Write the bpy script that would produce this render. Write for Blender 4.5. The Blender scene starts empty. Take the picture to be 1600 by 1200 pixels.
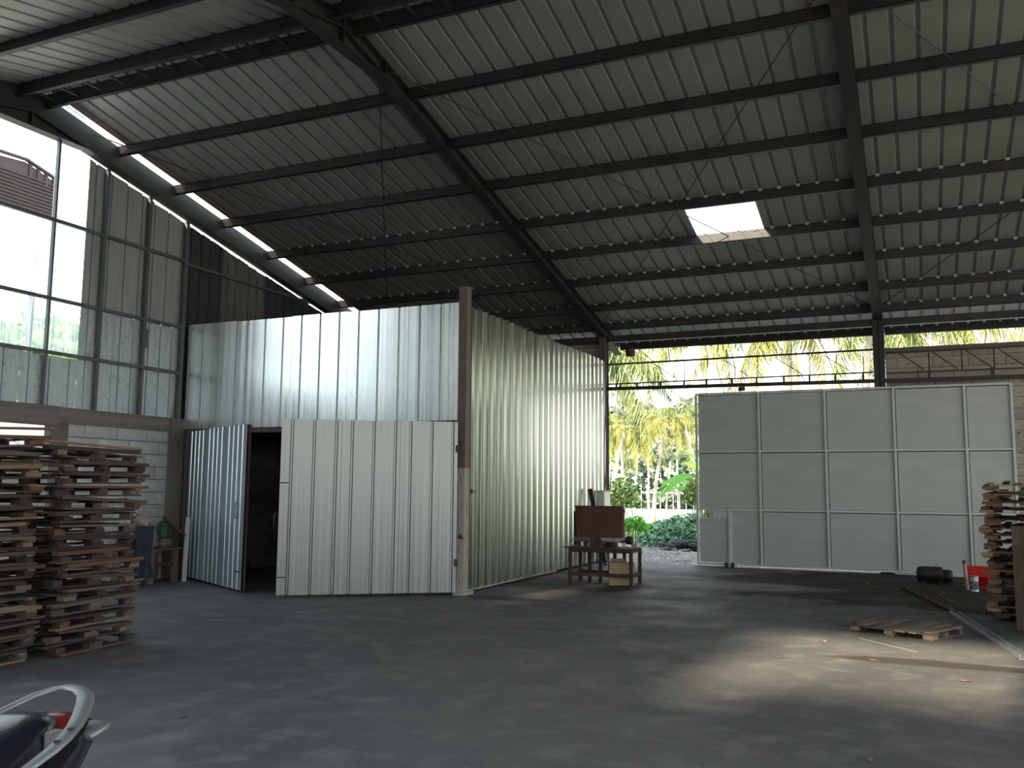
import bpy, math, random
from mathutils import Vector, Matrix, Euler
R = random.Random(7)
sc = bpy.context.scene
col = sc.collection
PI = math.pi

# ------------------------------------------------------------------ camera
cd = bpy.data.cameras.new('camera'); cam = bpy.data.objects.new('camera', cd); col.objects.link(cam)
cd.sensor_width = 36.0; cd.sensor_fit = 'HORIZONTAL'; cd.lens = 36.0 * 1404.25 / 1600
cd.clip_start = 0.05; cd.clip_end = 800
YAW, PIT, ROL = -.42155, .115301, .0077763
_f0 = Vector((math.sin(YAW), math.cos(YAW), 0)); _r0 = Vector((math.cos(YAW), -math.sin(YAW), 0)); _u0 = Vector((0, 0, 1))
_f = math.cos(PIT) * _f0 + math.sin(PIT) * _u0; _u = -math.sin(PIT) * _f0 + math.cos(PIT) * _u0
_r = math.cos(ROL) * _r0 + math.sin(ROL) * _u; _u = -math.sin(ROL) * _r0 + math.cos(ROL) * _u
cam.matrix_world = Matrix(((_r.x, _u.x, -_f.x, 0), (_r.y, _u.y, -_f.y, 0), (_r.z, _u.z, -_f.z, 1.5), (0, 0, 0, 1)))
sc.camera = cam

# ------------------------------------------------------------------ world, sun, exposure
SKY, SUN, EXPO = 3.2, 15.0, 0.22
w = bpy.data.worlds.new('sky'); sc.world = w; w.use_nodes = True
nt = w.node_tree; nt.nodes.clear()
tc = nt.nodes.new('ShaderNodeTexCoord'); sp = nt.nodes.new('ShaderNodeSeparateXYZ'); rp = nt.nodes.new('ShaderNodeValToRGB')
bg = nt.nodes.new('ShaderNodeBackground'); ou = nt.nodes.new('ShaderNodeOutputWorld')
nt.links.new(tc.outputs['Generated'], sp.inputs[0]); nt.links.new(sp.outputs['Z'], rp.inputs[0])
rp.color_ramp.elements[0].position = 0.0; rp.color_ramp.elements[0].color = (1.0, .98, .93, 1)
rp.color_ramp.elements[1].position = 0.9; rp.color_ramp.elements[1].color = (.50, .66, .86, 1)
e_ = rp.color_ramp.elements.new(.28); e_.color = (.86, .94, 1.0, 1)
nt.links.new(rp.outputs[0], bg.inputs[0]); bg.inputs[1].default_value = SKY
nt.links.new(bg.outputs[0], ou.inputs[0])
sd = bpy.data.lights.new('sun', 'SUN'); sd.energy = SUN; sd.color = (1, .86, .62); sd.angle = math.radians(2.0)
so = bpy.data.objects.new('sun', sd); col.objects.link(so)
_d = Vector((.14, .99, -.42)).normalized(); so.rotation_euler = _d.to_track_quat('-Z', 'Y').to_euler(); so.location = (0, -20, 20)
vs = sc.view_settings; vs.view_transform = 'Standard'; vs.look = 'None'; vs.gamma = 1; vs.exposure = EXPO; vs.use_curve_mapping = False
sc.cycles.max_bounces = 10; sc.cycles.diffuse_bounces = 6; sc.cycles.glossy_bounces = 5; sc.cycles.transparent_max_bounces = 24
sc.cycles.sample_clamp_indirect = 6

# ------------------------------------------------------------------ materials
def mat(name, base, rough=.6, metal=0., var=0., vscale=3., vstretch=(1, 1, 1), dark=None, bump=0., bscale=40., bstretch=(1, 1, 1),
        rnd=None, rvar=0., spec=.5, coords='Object', detail=5, stain=None, stain_scale=1.2, stain_lo=.55, stain_hi=.7):
    m = bpy.data.materials.new(name); m.use_nodes = True; n = m.node_tree; N = n.nodes; L = n.links
    b = N['Principled BSDF']; b.inputs['Roughness'].default_value = rough; b.inputs['Metallic'].default_value = metal
    b.inputs['Specular IOR Level'].default_value = spec
    co = N.new('ShaderNodeTexCoord')
    src = co.outputs[coords]
    if coords == 'World':
        pass
    def mapping(s):
        mp = N.new('ShaderNodeMapping'); mp.inputs['Scale'].default_value = s; L.new(src, mp.inputs[0]); return mp.outputs[0]
    c = None
    if rnd:
        oi = N.new('ShaderNodeObjectInfo'); cr = N.new('ShaderNodeValToRGB'); L.new(oi.outputs['Random'], cr.inputs[0])
        cr.color_ramp.interpolation = 'CONSTANT' if len(rnd) > 3 else 'LINEAR'
        el = cr.color_ramp.elements
        el[0].color = (*rnd[0], 1); el[1].color = (*rnd[-1], 1); el[1].position = (len(rnd) - 1) / len(rnd)
        for i, q in enumerate(rnd[1:-1]):
            x = el.new((i + 1) / len(rnd)); x.color = (*q, 1)
        c = cr.outputs[0]
    else:
        rg = N.new('ShaderNodeRGB'); rg.outputs[0].default_value = (*base, 1); c = rg.outputs[0]
    if var > 0:
        nz = N.new('ShaderNodeTexNoise'); nz.inputs['Scale'].default_value = vscale; nz.inputs['Detail'].default_value = detail
        L.new(mapping(vstretch), nz.inputs['Vector'])
        mr = N.new('ShaderNodeMapRange'); mr.inputs[1].default_value = .3; mr.inputs[2].default_value = .7
        mr.inputs[3].default_value = 1 - var; mr.inputs[4].default_value = 1 + var
        L.new(nz.outputs[0], mr.inputs[0])
        mx = N.new('ShaderNodeMix'); mx.data_type = 'RGBA'; mx.blend_type = 'MULTIPLY'; mx.inputs[0].default_value = 1
        L.new(c, mx.inputs[6]); L.new(mr.outputs[0], mx.inputs[7]); c = mx.outputs[2]
        if rvar:
            m2 = N.new('ShaderNodeMapRange'); m2.inputs[1].default_value = .3; m2.inputs[2].default_value = .7
            m2.inputs[3].default_value = rough - rvar; m2.inputs[4].default_value = rough + rvar
            L.new(nz.outputs[0], m2.inputs[0]); L.new(m2.outputs[0], b.inputs['Roughness'])
    if stain:
        n3 = N.new('ShaderNodeTexNoise'); n3.inputs['Scale'].default_value = stain_scale; n3.inputs['Detail'].default_value = 8
        L.new(mapping((1, 1, 1)), n3.inputs['Vector'])
        m3 = N.new('ShaderNodeMapRange'); m3.inputs[1].default_value = stain_lo; m3.inputs[2].default_value = stain_hi
        L.new(n3.outputs[0], m3.inputs[0])
        x3 = N.new('ShaderNodeMix'); x3.data_type = 'RGBA'; L.new(m3.outputs[0], x3.inputs[0]); L.new(c, x3.inputs[6])
        x3.inputs[7].default_value = (*stain, 1); c = x3.outputs[2]
    L.new(c, b.inputs['Base Color'])
    if bump > 0:
        nb = N.new('ShaderNodeTexNoise'); nb.inputs['Scale'].default_value = bscale; nb.inputs['Detail'].default_value = 4
        L.new(mapping(bstretch), nb.inputs['Vector'])
        bp = N.new('ShaderNodeBump'); bp.inputs['Strength'].default_value = bump; bp.inputs['Distance'].default_value = .01
        L.new(nb.outputs[0], bp.inputs['Height']); L.new(bp.outputs[0], b.inputs['Normal'])
    return m

M = {}
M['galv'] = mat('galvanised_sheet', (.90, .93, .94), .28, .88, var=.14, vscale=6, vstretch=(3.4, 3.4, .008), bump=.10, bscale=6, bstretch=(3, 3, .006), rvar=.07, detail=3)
M['galv_sky'] = mat('sky_tinted_galvanised_sheet', (.62, .74, .82), .33, .85, var=.14, vscale=6, vstretch=(3.4, 3.4, .01), bump=.12, bscale=6, bstretch=(3, 3, .008), rvar=.07, detail=3)  # blue of the reflected sky put into the sheet colour
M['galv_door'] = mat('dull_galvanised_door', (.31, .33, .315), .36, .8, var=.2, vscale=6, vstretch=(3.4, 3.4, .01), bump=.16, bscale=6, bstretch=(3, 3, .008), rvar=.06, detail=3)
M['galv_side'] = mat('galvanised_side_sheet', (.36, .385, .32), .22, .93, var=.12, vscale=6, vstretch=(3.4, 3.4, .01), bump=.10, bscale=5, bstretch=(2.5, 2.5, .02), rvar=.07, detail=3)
M['galv_old'] = mat('weathered_sheet', (.47, .53, .55), .5, .55, var=.16, vscale=5, vstretch=(4, 4, .3), bump=.2, bscale=8, bstretch=(6, 6, .4), rvar=.08,
                    stain=(.27, .31, .33), stain_scale=14, stain_lo=.55, stain_hi=.75)
M['galv_grey'] = mat('dull_grey_sheet', (.34, .35, .345), .55, .4, var=.12, vscale=5, vstretch=(5, 5, .3))
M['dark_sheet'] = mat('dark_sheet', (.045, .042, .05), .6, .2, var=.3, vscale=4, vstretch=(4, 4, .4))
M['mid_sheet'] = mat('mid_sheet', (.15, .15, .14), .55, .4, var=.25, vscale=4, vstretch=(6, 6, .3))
M['roof'] = mat('roof_sheet_underside', (.34, .333, .318), .5, .45, var=.06, vscale=1.6, vstretch=(1, 1, 1), rvar=.05)
M['steel'] = mat('dark_painted_steel', (.032, .029, .032), .5, .1, var=.25, vscale=3, stain=(.07, .042, .032), stain_scale=2.2, stain_lo=.6, stain_hi=.75)
M['post'] = mat('red_oxide_steel', (.13, .088, .078), .6, 0, var=.2, vscale=6, bump=.1, bscale=30)
M['girt'] = mat('grey_girt_steel', (.11, .12, .13), .5, .3, var=.2, vscale=6, stain=(.16, .08, .04), stain_scale=5, stain_lo=.62, stain_hi=.72)
M['rust'] = mat('rusty_steel', (.085, .045, .036), .75, .1, var=.35, vscale=8, bump=.2, bscale=40)
M['gate'] = mat('grey_gate_paint', (.46, .49, .465), .5, .1, var=.07, vscale=2.2, vstretch=(.6, 1, 3), rvar=.08, bump=.04, bscale=3, bstretch=(.4, 1, 2))
M['gatebar'] = mat('grey_gate_bar', (.58, .61, .59), .5, .1, var=.08, vscale=6)
M['block'] = mat('aerated_block', (.50, .51, .50), .9, 0, rnd=[(.44, .45, .44), (.55, .56, .55)], var=.12, vscale=3, bump=.5, bscale=60, stain=(.25, .22, .19), stain_scale=5, stain_lo=.62, stain_hi=.7)
M['block_shaded'] = mat('shaded_block', (.2, .2, .2), .95, 0, rnd=[(.14, .14, .145), (.2, .2, .2)], var=.2, vscale=3, bump=.4, bscale=60)  # grey darkened to put the store room's shade into the blocks
M['block_tan'] = mat('tan_block', (.4, .36, .31), .9, 0, rnd=[(.34, .31, .27), (.47, .42, .36)], var=.12, vscale=3, vstretch=(1, 1, 1), bump=.4, bscale=60, stain=(.17, .13, .11), stain_scale=7, stain_lo=.6, stain_hi=.7)
M['mortar'] = mat('mortar', (.13, .125, .12), .95, 0, var=.2, vscale=14)
M['conc'] = mat('concrete', (.18, .16, .14), .9, 0, var=.2, vscale=3, vstretch=(1, .3, 1), bump=.4, bscale=30)
M['conc_light'] = mat('pale_concrete', (.36, .33, .28), .9, 0, var=.2, vscale=4, bump=.4, bscale=30, stain=(.12, .08, .06), stain_scale=4, stain_lo=.6, stain_hi=.65)
WOODS = [(.032, .020, .018), (.058, .042, .036), (.10, .078, .062), (.045, .028, .024), (.12, .052, .030), (.07, .054, .048), (.17, .12, .075), (.038, .030, .030)]  # browns darkened to carry the shade over the left stacks
M['wood'] = mat('shaded_pallet_wood', (.15, .1, .08), .85, 0, rnd=WOODS, var=.3, vscale=3, vstretch=(1.2, 9, 9), bump=.3, bscale=6, bstretch=(1, 10, 10))
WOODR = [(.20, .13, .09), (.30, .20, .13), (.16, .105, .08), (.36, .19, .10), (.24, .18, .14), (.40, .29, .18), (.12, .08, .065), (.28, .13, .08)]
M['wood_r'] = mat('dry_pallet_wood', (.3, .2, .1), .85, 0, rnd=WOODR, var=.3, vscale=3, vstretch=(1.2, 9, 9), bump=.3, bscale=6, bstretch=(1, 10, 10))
M['wood_f'] = mat('weathered_pallet_wood', (.1, .08, .06), .85, 0, rnd=[(.085, .062, .050), (.13, .10, .082), (.10, .075, .062), (.15, .115, .09)], var=.3, vscale=3, vstretch=(1.2, 9, 9), bump=.3, bscale=6, bstretch=(1, 10, 10))
M['board_v'] = mat('upright_board', (.13, .10, .085), .9, 0, var=.25, vscale=4, vstretch=(9, 9, .8))
M['board'] = mat('old_board', (.16, .12, .10), .85, 0, var=.3, vscale=4, vstretch=(1, 8, 8))
M['black'] = mat('black_rubber', (.014, .014, .015), .55, 0)
M['gloss'] = mat('glossy_black_plastic', (.012, .012, .022), .16, 0, spec=.7)
M['seat'] = mat('black_vinyl', (.010, .010, .018), .24, 0, bump=.05, bscale=120)
M['alu'] = mat('cast_aluminium', (.24, .255, .25), .5, .5, var=.12, vscale=12)
M['redlens'] = mat('red_lens', (.16, .012, .012), .2, 0)
M['white'] = mat('off_white', (.6, .6, .52), .7, 0, var=.08, vscale=8)
M['rib_light'] = mat('pale_light_dot', (.42, .42, .40), .6, 0)
M['red'] = mat('red_plastic', (.62, .03, .02), .4, 0)
M['blue'] = mat('blue_cloth', (.012, .016, .036), .95, 0, var=.3, vscale=9)
M['sack'] = mat('sack_cloth', (.20, .17, .14), .95, 0, var=.25, vscale=10, bump=.4, bscale=60)
M['green'] = mat('green_plastic', (.035, .09, .065), .5, 0, var=.2, vscale=9)
M['card'] = mat('cardboard', (.40, .285, .175), .85, 0, var=.08, vscale=5)
M['paintblue'] = mat('blue_label', (.03, .05, .14), .5, 0)
M['leafdry'] = mat('dry_leaf', (.3, .15, .07), .8, 0, rnd=[(.22, .10, .04), (.42, .27, .15), (.16, .09, .05)])
M['rail_galv'] = mat('galvanised_channel', (.32, .35, .38), .4, .6, var=.2, vscale=6)
M['tankbrown'] = mat('red_brown_plate', (.12, .052, .038), .62, .15, var=.18, vscale=3, stain=(.06, .04, .032), stain_scale=2, stain_lo=.5, stain_hi=.8)
M['neigh'] = mat('neighbour_brown_sheet', (.055, .035, .035), .7, 0, var=.2, vscale=2)
M['pinkroof'] = mat('faded_tile_roof', (.55, .42, .36), .85, 0, var=.15, vscale=4)

def leafmat(name, c, c2, trans=.35):
    m = bpy.data.materials.new(name); m.use_nodes = True; n = m.node_tree; N = n.nodes; L = n.links; N.clear()
    o = N.new('ShaderNodeOutputMaterial'); d = N.new('ShaderNodeBsdfDiffuse'); t = N.new('ShaderNodeBsdfTranslucent'); x = N.new('ShaderNodeMixShader')
    ge = N.new('ShaderNodeNewGeometry')
    cr = N.new('ShaderNodeValToRGB'); cr.color_ramp.elements[0].position = .15; cr.color_ramp.elements[1].position = .9
    cr.color_ramp.elements[0].color = (*c, 1); cr.color_ramp.elements[1].color = (*c2, 1)
    L.new(ge.outputs['Random Per Island'], cr.inputs[0]); L.new(cr.outputs[0], d.inputs[0]); L.new(cr.outputs[0], t.inputs[0])
    x.inputs[0].default_value = trans; L.new(d.outputs[0], x.inputs[1]); L.new(t.outputs[0], x.inputs[2]); L.new(x.outputs[0], o.inputs[0])
    return m
M['frond'] = leafmat('palm_leaflet', (.08, .09, .03), (.50, .47, .16), .4)
M['frond2'] = leafmat('green_palm_leaflet', (.04, .07, .03), (.38, .42, .18), .4)
M['banana'] = leafmat('banana_leaf', (.16, .46, .08), (.34, .60, .14), .5)
M['bush'] = leafmat('shrub_leaf', (.06, .16, .04), (.50, .60, .18), .45)
M['ivy'] = leafmat('ivy_leaf', (.02, .09, .05), (.46, .68, .44), .4)
M['far'] = leafmat('hazed_tree_leaf', (.16, .19, .14), (.66, .64, .48), .4)  # distance haze put into the leaf colour
M['under'] = leafmat('far_undergrowth_leaf', (.05, .09, .08), (.26, .34, .26), .3)
M['blocker'] = leafmat('blocker_tree_leaf', (.07, .085, .06), (.13, .145, .10), .15)
M['trunk'] = mat('palm_trunk', (.30, .28, .25), .9, 0, var=.25, vscale=4, bump=.4, bscale=20)

def clearmat(name, tint, transp, transl):
    m = bpy.data.materials.new(name); m.use_nodes = True; n = m.node_tree; N = n.nodes; L = n.links; N.clear()
    o = N.new('ShaderNodeOutputMaterial'); tp = N.new('ShaderNodeBsdfTransparent'); tl = N.new('ShaderNodeBsdfTranslucent'); gl = N.new('ShaderNodeBsdfGlossy')
    x = N.new('ShaderNodeMixShader'); y = N.new('ShaderNodeMixShader')
    tp.inputs[0].default_value = (*tint, 1); tl.inputs[0].default_value = (*[min(1, k * transl) for k in tint], 1); gl.inputs['Roughness'].default_value = .25
    nz = N.new('ShaderNodeTexNoise'); nz.inputs['Scale'].default_value = 5; co = N.new('ShaderNodeTexCoord'); mp = N.new('ShaderNodeMapping')
    mp.inputs['Scale'].default_value = (5, 5, .35); L.new(co.outputs['Object'], mp.inputs[0]); L.new(mp.outputs[0], nz.inputs['Vector'])
    mr = N.new('ShaderNodeMapRange'); mr.inputs[1].default_value = .35; mr.inputs[2].default_value = .65
    mr.inputs[3].default_value = 1 - transp - .12; mr.inputs[4].default_value = 1 - transp + .12
    L.new(nz.outputs[0], mr.inputs[0]); L.new(mr.outputs[0], x.inputs[0])
    L.new(tp.outputs[0], x.inputs[1]); L.new(tl.outputs[0], x.inputs[2]); y.inputs[0].default_value = .05
    L.new(x.outputs[0], y.inputs[1]); L.new(gl.outputs[0], y.inputs[2]); L.new(y.outputs[0], o.inputs[0])
    return m
M['clear'] = clearmat('clear_corrugated_plastic', (.86, .95, .95), .55, .95)
M['milky'] = clearmat('milky_corrugated_plastic', (.95, 1, 1), .3, 1.0)
M['skylight'] = clearmat('skylight_plastic', (1, 1, 1), .5, 1.0)
M['edgeclear'] = clearmat('dirty_edge_plastic', (.80, .80, .74), .25, .9)
M['brownroof'] = mat('stained_roof_sheet', (.30, .22, .19), .5, .2, var=.15, vscale=3)

# floor: bare worn concrete with soil stains of their own shape
def floor_mat():
    m = bpy.data.materials.new('worn_concrete_floor'); m.use_nodes = True; n = m.node_tree; N = n.nodes; L = n.links; b = N['Principled BSDF']
    co = N.new('ShaderNodeTexCoord'); P = co.outputs['Object']
    def noise(scale, det=6, st=(1, 1, 1), dist=0):
        mp = N.new('ShaderNodeMapping'); mp.inputs['Scale'].default_value = st; L.new(P, mp.inputs[0])
        z = N.new('ShaderNodeTexNoise'); z.inputs['Scale'].default_value = scale; z.inputs['Detail'].default_value = det; z.inputs['Distortion'].default_value = dist
        L.new(mp.outputs[0], z.inputs['Vector']); return z.outputs[0]
    def rng(s, a, b_, c=0, d=1):
        r = N.new('ShaderNodeMapRange'); r.inputs[1].default_value = a; r.inputs[2].default_value = b_; r.inputs[3].default_value = c; r.inputs[4].default_value = d
        L.new(s, r.inputs[0]); return r.outputs[0]
    def mix(f, a, b_, t='MIX'):
        x = N.new('ShaderNodeMix'); x.data_type = 'RGBA'; x.blend_type = t
        if isinstance(f, float): x.inputs[0].default_value = f
        else: L.new(f, x.inputs[0])
        for s, k in ((a, 6), (b_, 7)):
            if isinstance(s, tuple): x.inputs[k].default_value = (*s, 1)
            else: L.new(s, x.inputs[k])
        return x.outputs[2]
    def blob(cx, cy, rx, ry, soft=.25, amp=.5):
        mp = N.new('ShaderNodeMapping'); mp.vector_type = 'POINT'
        mp.inputs['Location'].default_value = (-cx / rx, -cy / ry, 0); mp.inputs['Scale'].default_value = (1 / rx, 1 / ry, 0); L.new(P, mp.inputs[0])
        ln = N.new('ShaderNodeVectorMath'); ln.operation = 'LENGTH'; L.new(mp.outputs[0], ln.inputs[0])
        z = noise(1.6, 6); ma = N.new('ShaderNodeMath'); ma.operation = 'MULTIPLY_ADD'; L.new(z, ma.inputs[0]); ma.inputs[1].default_value = amp * 2; L.new(ln.outputs['Value'], ma.inputs[2])
        return rng(ma.outputs[0], 1 + amp - soft, 1 + amp + soft, 1, 0)
    c = mix(rng(noise(.5, 7), .35, .65), (.088, .087, .091), (.138, .132, .130))
    c = mix(rng(noise(3.5, 9), .5, .72), c, (.175, .168, .162))
    c = mix(rng(noise(.8, 9, (1, 1, 1), 1.0), .56, .74, 0, .7), c, (.10, .10, .104))
    c = mix(rng(noise(30, 3), .62, .72, 0, .6), c, (.30, .28, .26))
    c = mix(rng(noise(60, 2), .60, .72, 0, .5), c, (.05, .048, .046))
    c = mix(rng(noise(1.3, 9, (1.6, .8, 1), .6), .58, .8, 0, .35), c, (.28, .265, .25))
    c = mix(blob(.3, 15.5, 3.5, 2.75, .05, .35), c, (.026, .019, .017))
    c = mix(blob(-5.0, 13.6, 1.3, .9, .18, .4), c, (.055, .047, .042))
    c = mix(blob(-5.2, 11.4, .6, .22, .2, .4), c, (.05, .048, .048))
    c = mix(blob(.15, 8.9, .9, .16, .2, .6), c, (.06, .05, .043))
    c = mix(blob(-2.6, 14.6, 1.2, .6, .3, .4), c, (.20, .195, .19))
    L.new(c, b.inputs['Base Color']); b.inputs['Specular IOR Level'].default_value = .3
    L.new(rng(noise(1.4, 6), .3, .7, .55, .85), b.inputs['Roughness'])
    bp = N.new('ShaderNodeBump'); bp.inputs['Strength'].default_value = .35; bp.inputs['Distance'].default_value = .012
    L.new(noise(9, 9), bp.inputs['Height']); L.new(bp.outputs[0], b.inputs['Normal'])
    return m
M['floor'] = floor_mat()
M['ground'] = mat('gravelly_ground', (.20, .18, .155), .95, 0, var=.3, vscale=2.5, bump=.6, bscale=14, detail=10, stain=(.34, .30, .24), stain_scale=6, stain_lo=.52, stain_hi=.66)
M['field'] = mat('bright_dry_field', (.62, .62, .46), .95, 0, var=.12, vscale=.5, stain=(.40, .46, .24), stain_scale=.35, stain_lo=.5, stain_hi=.6)
M['soil'] = mat('dark_soil', (.06, .055, .055), .95, 0, var=.3, vscale=8, bump=.8, bscale=14)
M['forecourt'] = mat('pale_forecourt', (.34, .31, .26), .95, 0, var=.2, vscale=1)

# ------------------------------------------------------------------ mesh helpers
class MB:
    def __init__(s): s.v = []; s.f = []
    def add(s, vs_, fs):
        b = len(s.v); s.v += [tuple(q) for q in vs_]; s.f += [tuple(b + i for i in f) for f in fs]; return s
    def box(s, lo, hi):
        x0, y0, z0 = lo; x1, y1, z1 = hi
        return s.add([(x0, y0, z0), (x1, y0, z0), (x1, y1, z0), (x0, y1, z0), (x0, y0, z1), (x1, y0, z1), (x1, y1, z1), (x0, y1, z1)],
                     [(0, 3, 2, 1), (4, 5, 6, 7), (0, 1, 5, 4), (1, 2, 6, 5), (2, 3, 7, 6), (3, 0, 4, 7)])
    def obox(s, c, size, rot):
        m = Euler(rot).to_matrix(); h = [k / 2 for k in size]; c = Vector(c)
        vs_ = [c + m @ Vector((sx * h[0], sy * h[1], sz * h[2])) for sz in (-1, 1) for sx, sy in ((-1, -1), (1, -1), (1, 1), (-1, 1))]
        return s.add(vs_, [(0, 3, 2, 1), (4, 5, 6, 7), (0, 1, 5, 4), (1, 2, 6, 5), (2, 3, 7, 6), (3, 0, 4, 7)])
    def bar(s, p0, p1, w, h, up=(0, 0, 1)):
        p0 = Vector(p0); p1 = Vector(p1); d = (p1 - p0).normalized(); up = Vector(up)
        if abs(d.dot(up)) > .98: up = Vector((0, 1, 0))
        r = d.cross(up).normalized(); u = r.cross(d)
        vs_ = [p + r * a * w / 2 + u * b * h / 2 for p in (p0, p1) for a, b in ((-1, -1), (1, -1), (1, 1), (-1, 1))]
        return s.add(vs_, [(3, 2, 1, 0), (4, 5, 6, 7), (0, 1, 5, 4), (1, 2, 6, 5), (2, 3, 7, 6), (3, 0, 4, 7)])
    def tube(s, pts, r, n=8, cap=True):
        pts = [Vector(p) for p in pts]; rs = r if isinstance(r, (list, tuple)) else [r] * len(pts); rings = []
        d0 = (pts[1] - pts[0]).normalized(); ref = Vector((0, 0, 1)) if abs(d0.z) < .9 else Vector((1, 0, 0))
        vs_ = []
        for i, p in enumerate(pts):
            d = (pts[min(i + 1, len(pts) - 1)] - pts[max(i - 1, 0)]).normalized()
            a = d.cross(ref).normalized(); b = a.cross(d)
            for k in range(n): t = 2 * PI * k / n; vs_.append(p + (a * math.cos(t) + b * math.sin(t)) * rs[i])
        fs = [(i * n + k, i * n + (k + 1) % n, (i + 1) * n + (k + 1) % n, (i + 1) * n + k) for i in range(len(pts) - 1) for k in range(n)]
        if cap: fs += [tuple(range(n))[::-1], tuple((len(pts) - 1) * n + k for k in range(n))]
        return s.add(vs_, fs)
    def lathe(s, prof, n=20, c=(0, 0, 0), ax='z'):
        vs_ = []
        for r, z in prof:
            for k in range(n):
                t = 2 * PI * k / n; q = (r * math.cos(t), r * math.sin(t), z)
                if ax == 'x': q = (q[2], q[0], q[1])
                if ax == 'y': q = (q[0], q[2], q[1])
                vs_.append((q[0] + c[0], q[1] + c[1], q[2] + c[2]))
        fs = [(i * n + k, i * n + (k + 1) % n, (i + 1) * n + (k + 1) % n, (i + 1) * n + k) for i in range(len(prof) - 1) for k in range(n)]
        fs += [tuple(range(n))[::-1], tuple((len(prof) - 1) * n + k for k in range(n))]
        return s.add(vs_, fs)
    def prism(s, poly, axis, a, b):
        n = len(poly)
        def q(p, t): return {'x': (t, p[0], p[1]), 'y': (p[0], t, p[1]), 'z': (p[0], p[1], t)}[axis]
        return s.add([q(p, a) for p in poly] + [q(p, b) for p in poly],
                     [tuple(range(n))[::-1], tuple(range(n, 2 * n))] + [(i, (i + 1) % n, n + (i + 1) % n, n + i) for i in range(n)])
    def mesh(s, name, m=None, smooth=False):
        me = bpy.data.meshes.new(name); me.from_pydata(s.v, [], s.f); me.update()
        if m: me.materials.append(m)
        if smooth:
            me.polygons.foreach_set('use_smooth', [True] * len(me.polygons))
        return me
    def build(s, name, m, parent=None, smooth=False, loc=None, rot=None):
        return put(name, s.mesh(name, m, smooth), parent, loc, rot)
def put(name, me, parent=None, loc=None, rot=None, scale=None):
    o = bpy.data.objects.new(name, me); col.objects.link(o)
    if parent: o.parent = parent
    if loc is not None: o.location = loc
    if rot is not None: o.rotation_euler = rot
    if scale is not None: o.scale = scale
    return o
def tag(o, label=None, cat=None, group=None, kind=None):
    if label: o['label'] = label
    if cat: o['category'] = cat
    if group: o['group'] = group
    if kind: o['kind'] = kind
    return o
def thing(name, label, cat, loc=(0, 0, 0), rz=0, group=None):
    o = bpy.data.objects.new(name, None); col.objects.link(o); o.location = loc; o.rotation_euler = (0, 0, rz); o.empty_display_size = .2
    return tag(o, label, cat, group)
def struct(name, label=None):
    o = bpy.data.objects.new(name, None); col.objects.link(o); o.empty_display_size = .2
    return tag(o, label, 'building', None, 'structure')
_cubes = {}
def cube(m):
    if m.name not in _cubes:
        _cubes[m.name] = MB().box((-.5, -.5, -.5), (.5, .5, .5)).mesh('block_mesh', m)
    return _cubes[m.name]
def pbox(name, m, parent, lo, hi, rot=None):
    c = [(a + b) / 2 for a, b in zip(lo, hi)]; sz = [abs(b - a) for a, b in zip(lo, hi)]
    return put(name, cube(m), parent, c, rot, sz)

# corrugated sheet: width along U, length along V, ribs go along N * depth
def sheet(parent, name, m, O, U, V, width, length, pitch=.25, rib=.06, slope=.02, depth=.03, N=None, top=None, start=0., segs=1):
    O = Vector(O); U = Vector(U).normalized(); V = Vector(V).normalized(); N = Vector(N).normalized()
    us = [(0., 0.)]; x = start
    while x < width:
        for a, d in ((x, 0), (x + slope, depth), (x + slope + rib, depth), (x + 2 * slope + rib, 0)):
            if 0 < a < width: us.append((a, d))
        x += pitch
    us.append((width, us[-1][1] if False else 0.)); vs_ = []; fs = []
    for i in range(segs + 1):
        for (a, d) in us:
            ln = top(a) if top else length
            vs_.append(O + U * a + N * d + V * (ln * i / segs))
    n = len(us)
    for i in range(segs):
        for k in range(n - 1): fs.append((i * n + k, i * n + k + 1, (i + 1) * n + k + 1, (i + 1) * n + k))
    b = MB(); b.add(vs_, fs); return b.build(name, m, parent)

def roofz(y): return 6.725 - .2177 * (abs(y - 8.28) - 1.47)   # underside of the roof sheets
SL = math.atan(.2177)
XR = [-11.2, -5.98, -.55, 4.88, 10.31]

# ------------------------------------------------------------------ floor and ground
fl = MB().box((-11.4, -1.6, -.12), (10.4, 18.25, 0)).build('floor', M['floor']); tag(fl, 'worn dark concrete floor of the warehouse', 'floor', kind='structure')
def terrain(name, m, x0, x1, y0, y1, n, amp, z, label, skirt=0, seed=1):
    rr = random.Random(seed); b = MB(); vs_ = []
    for j in range(n + 1):
        for i in range(n + 1):
            e = 1 if 0 < i < n and 0 < j < n else 0
            vs_.append((x0 + (x1 - x0) * i / n, y0 + (y1 - y0) * j / n, z + rr.uniform(-amp, amp) * e))
    b.add(vs_, [(j * (n + 1) + i, j * (n + 1) + i + 1, (j + 1) * (n + 1) + i + 1, (j + 1) * (n + 1) + i) for j in range(n) for i in range(n)])
    return tag(b.build(name, m, smooth=True), label, 'ground', kind='structure')
terrain('ground', M['ground'], -30, 30, 18.25, 27, 40, .03, -.06, 'stony trodden ground just outside the rear opening')
terrain('field', M['field'], -160, 120, 27, 230, 30, .0, -.05, 'bright sunlit field beyond the shrubs')
terrain('forecourt', M['forecourt'], -60, 60, -60, -1.6, 10, 0, -.05, 'pale yard in front of the warehouse')
terrain('side_ground', M['field'], -160, -11.4, -1.6, 18.25, 8, 0, -.05, 'pale ground beside the left wall')
terrain('right_ground', M['field'], 10.4, 60, -1.6, 18.25, 8, 0, -.05, 'pale ground beyond the right wall')

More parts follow.
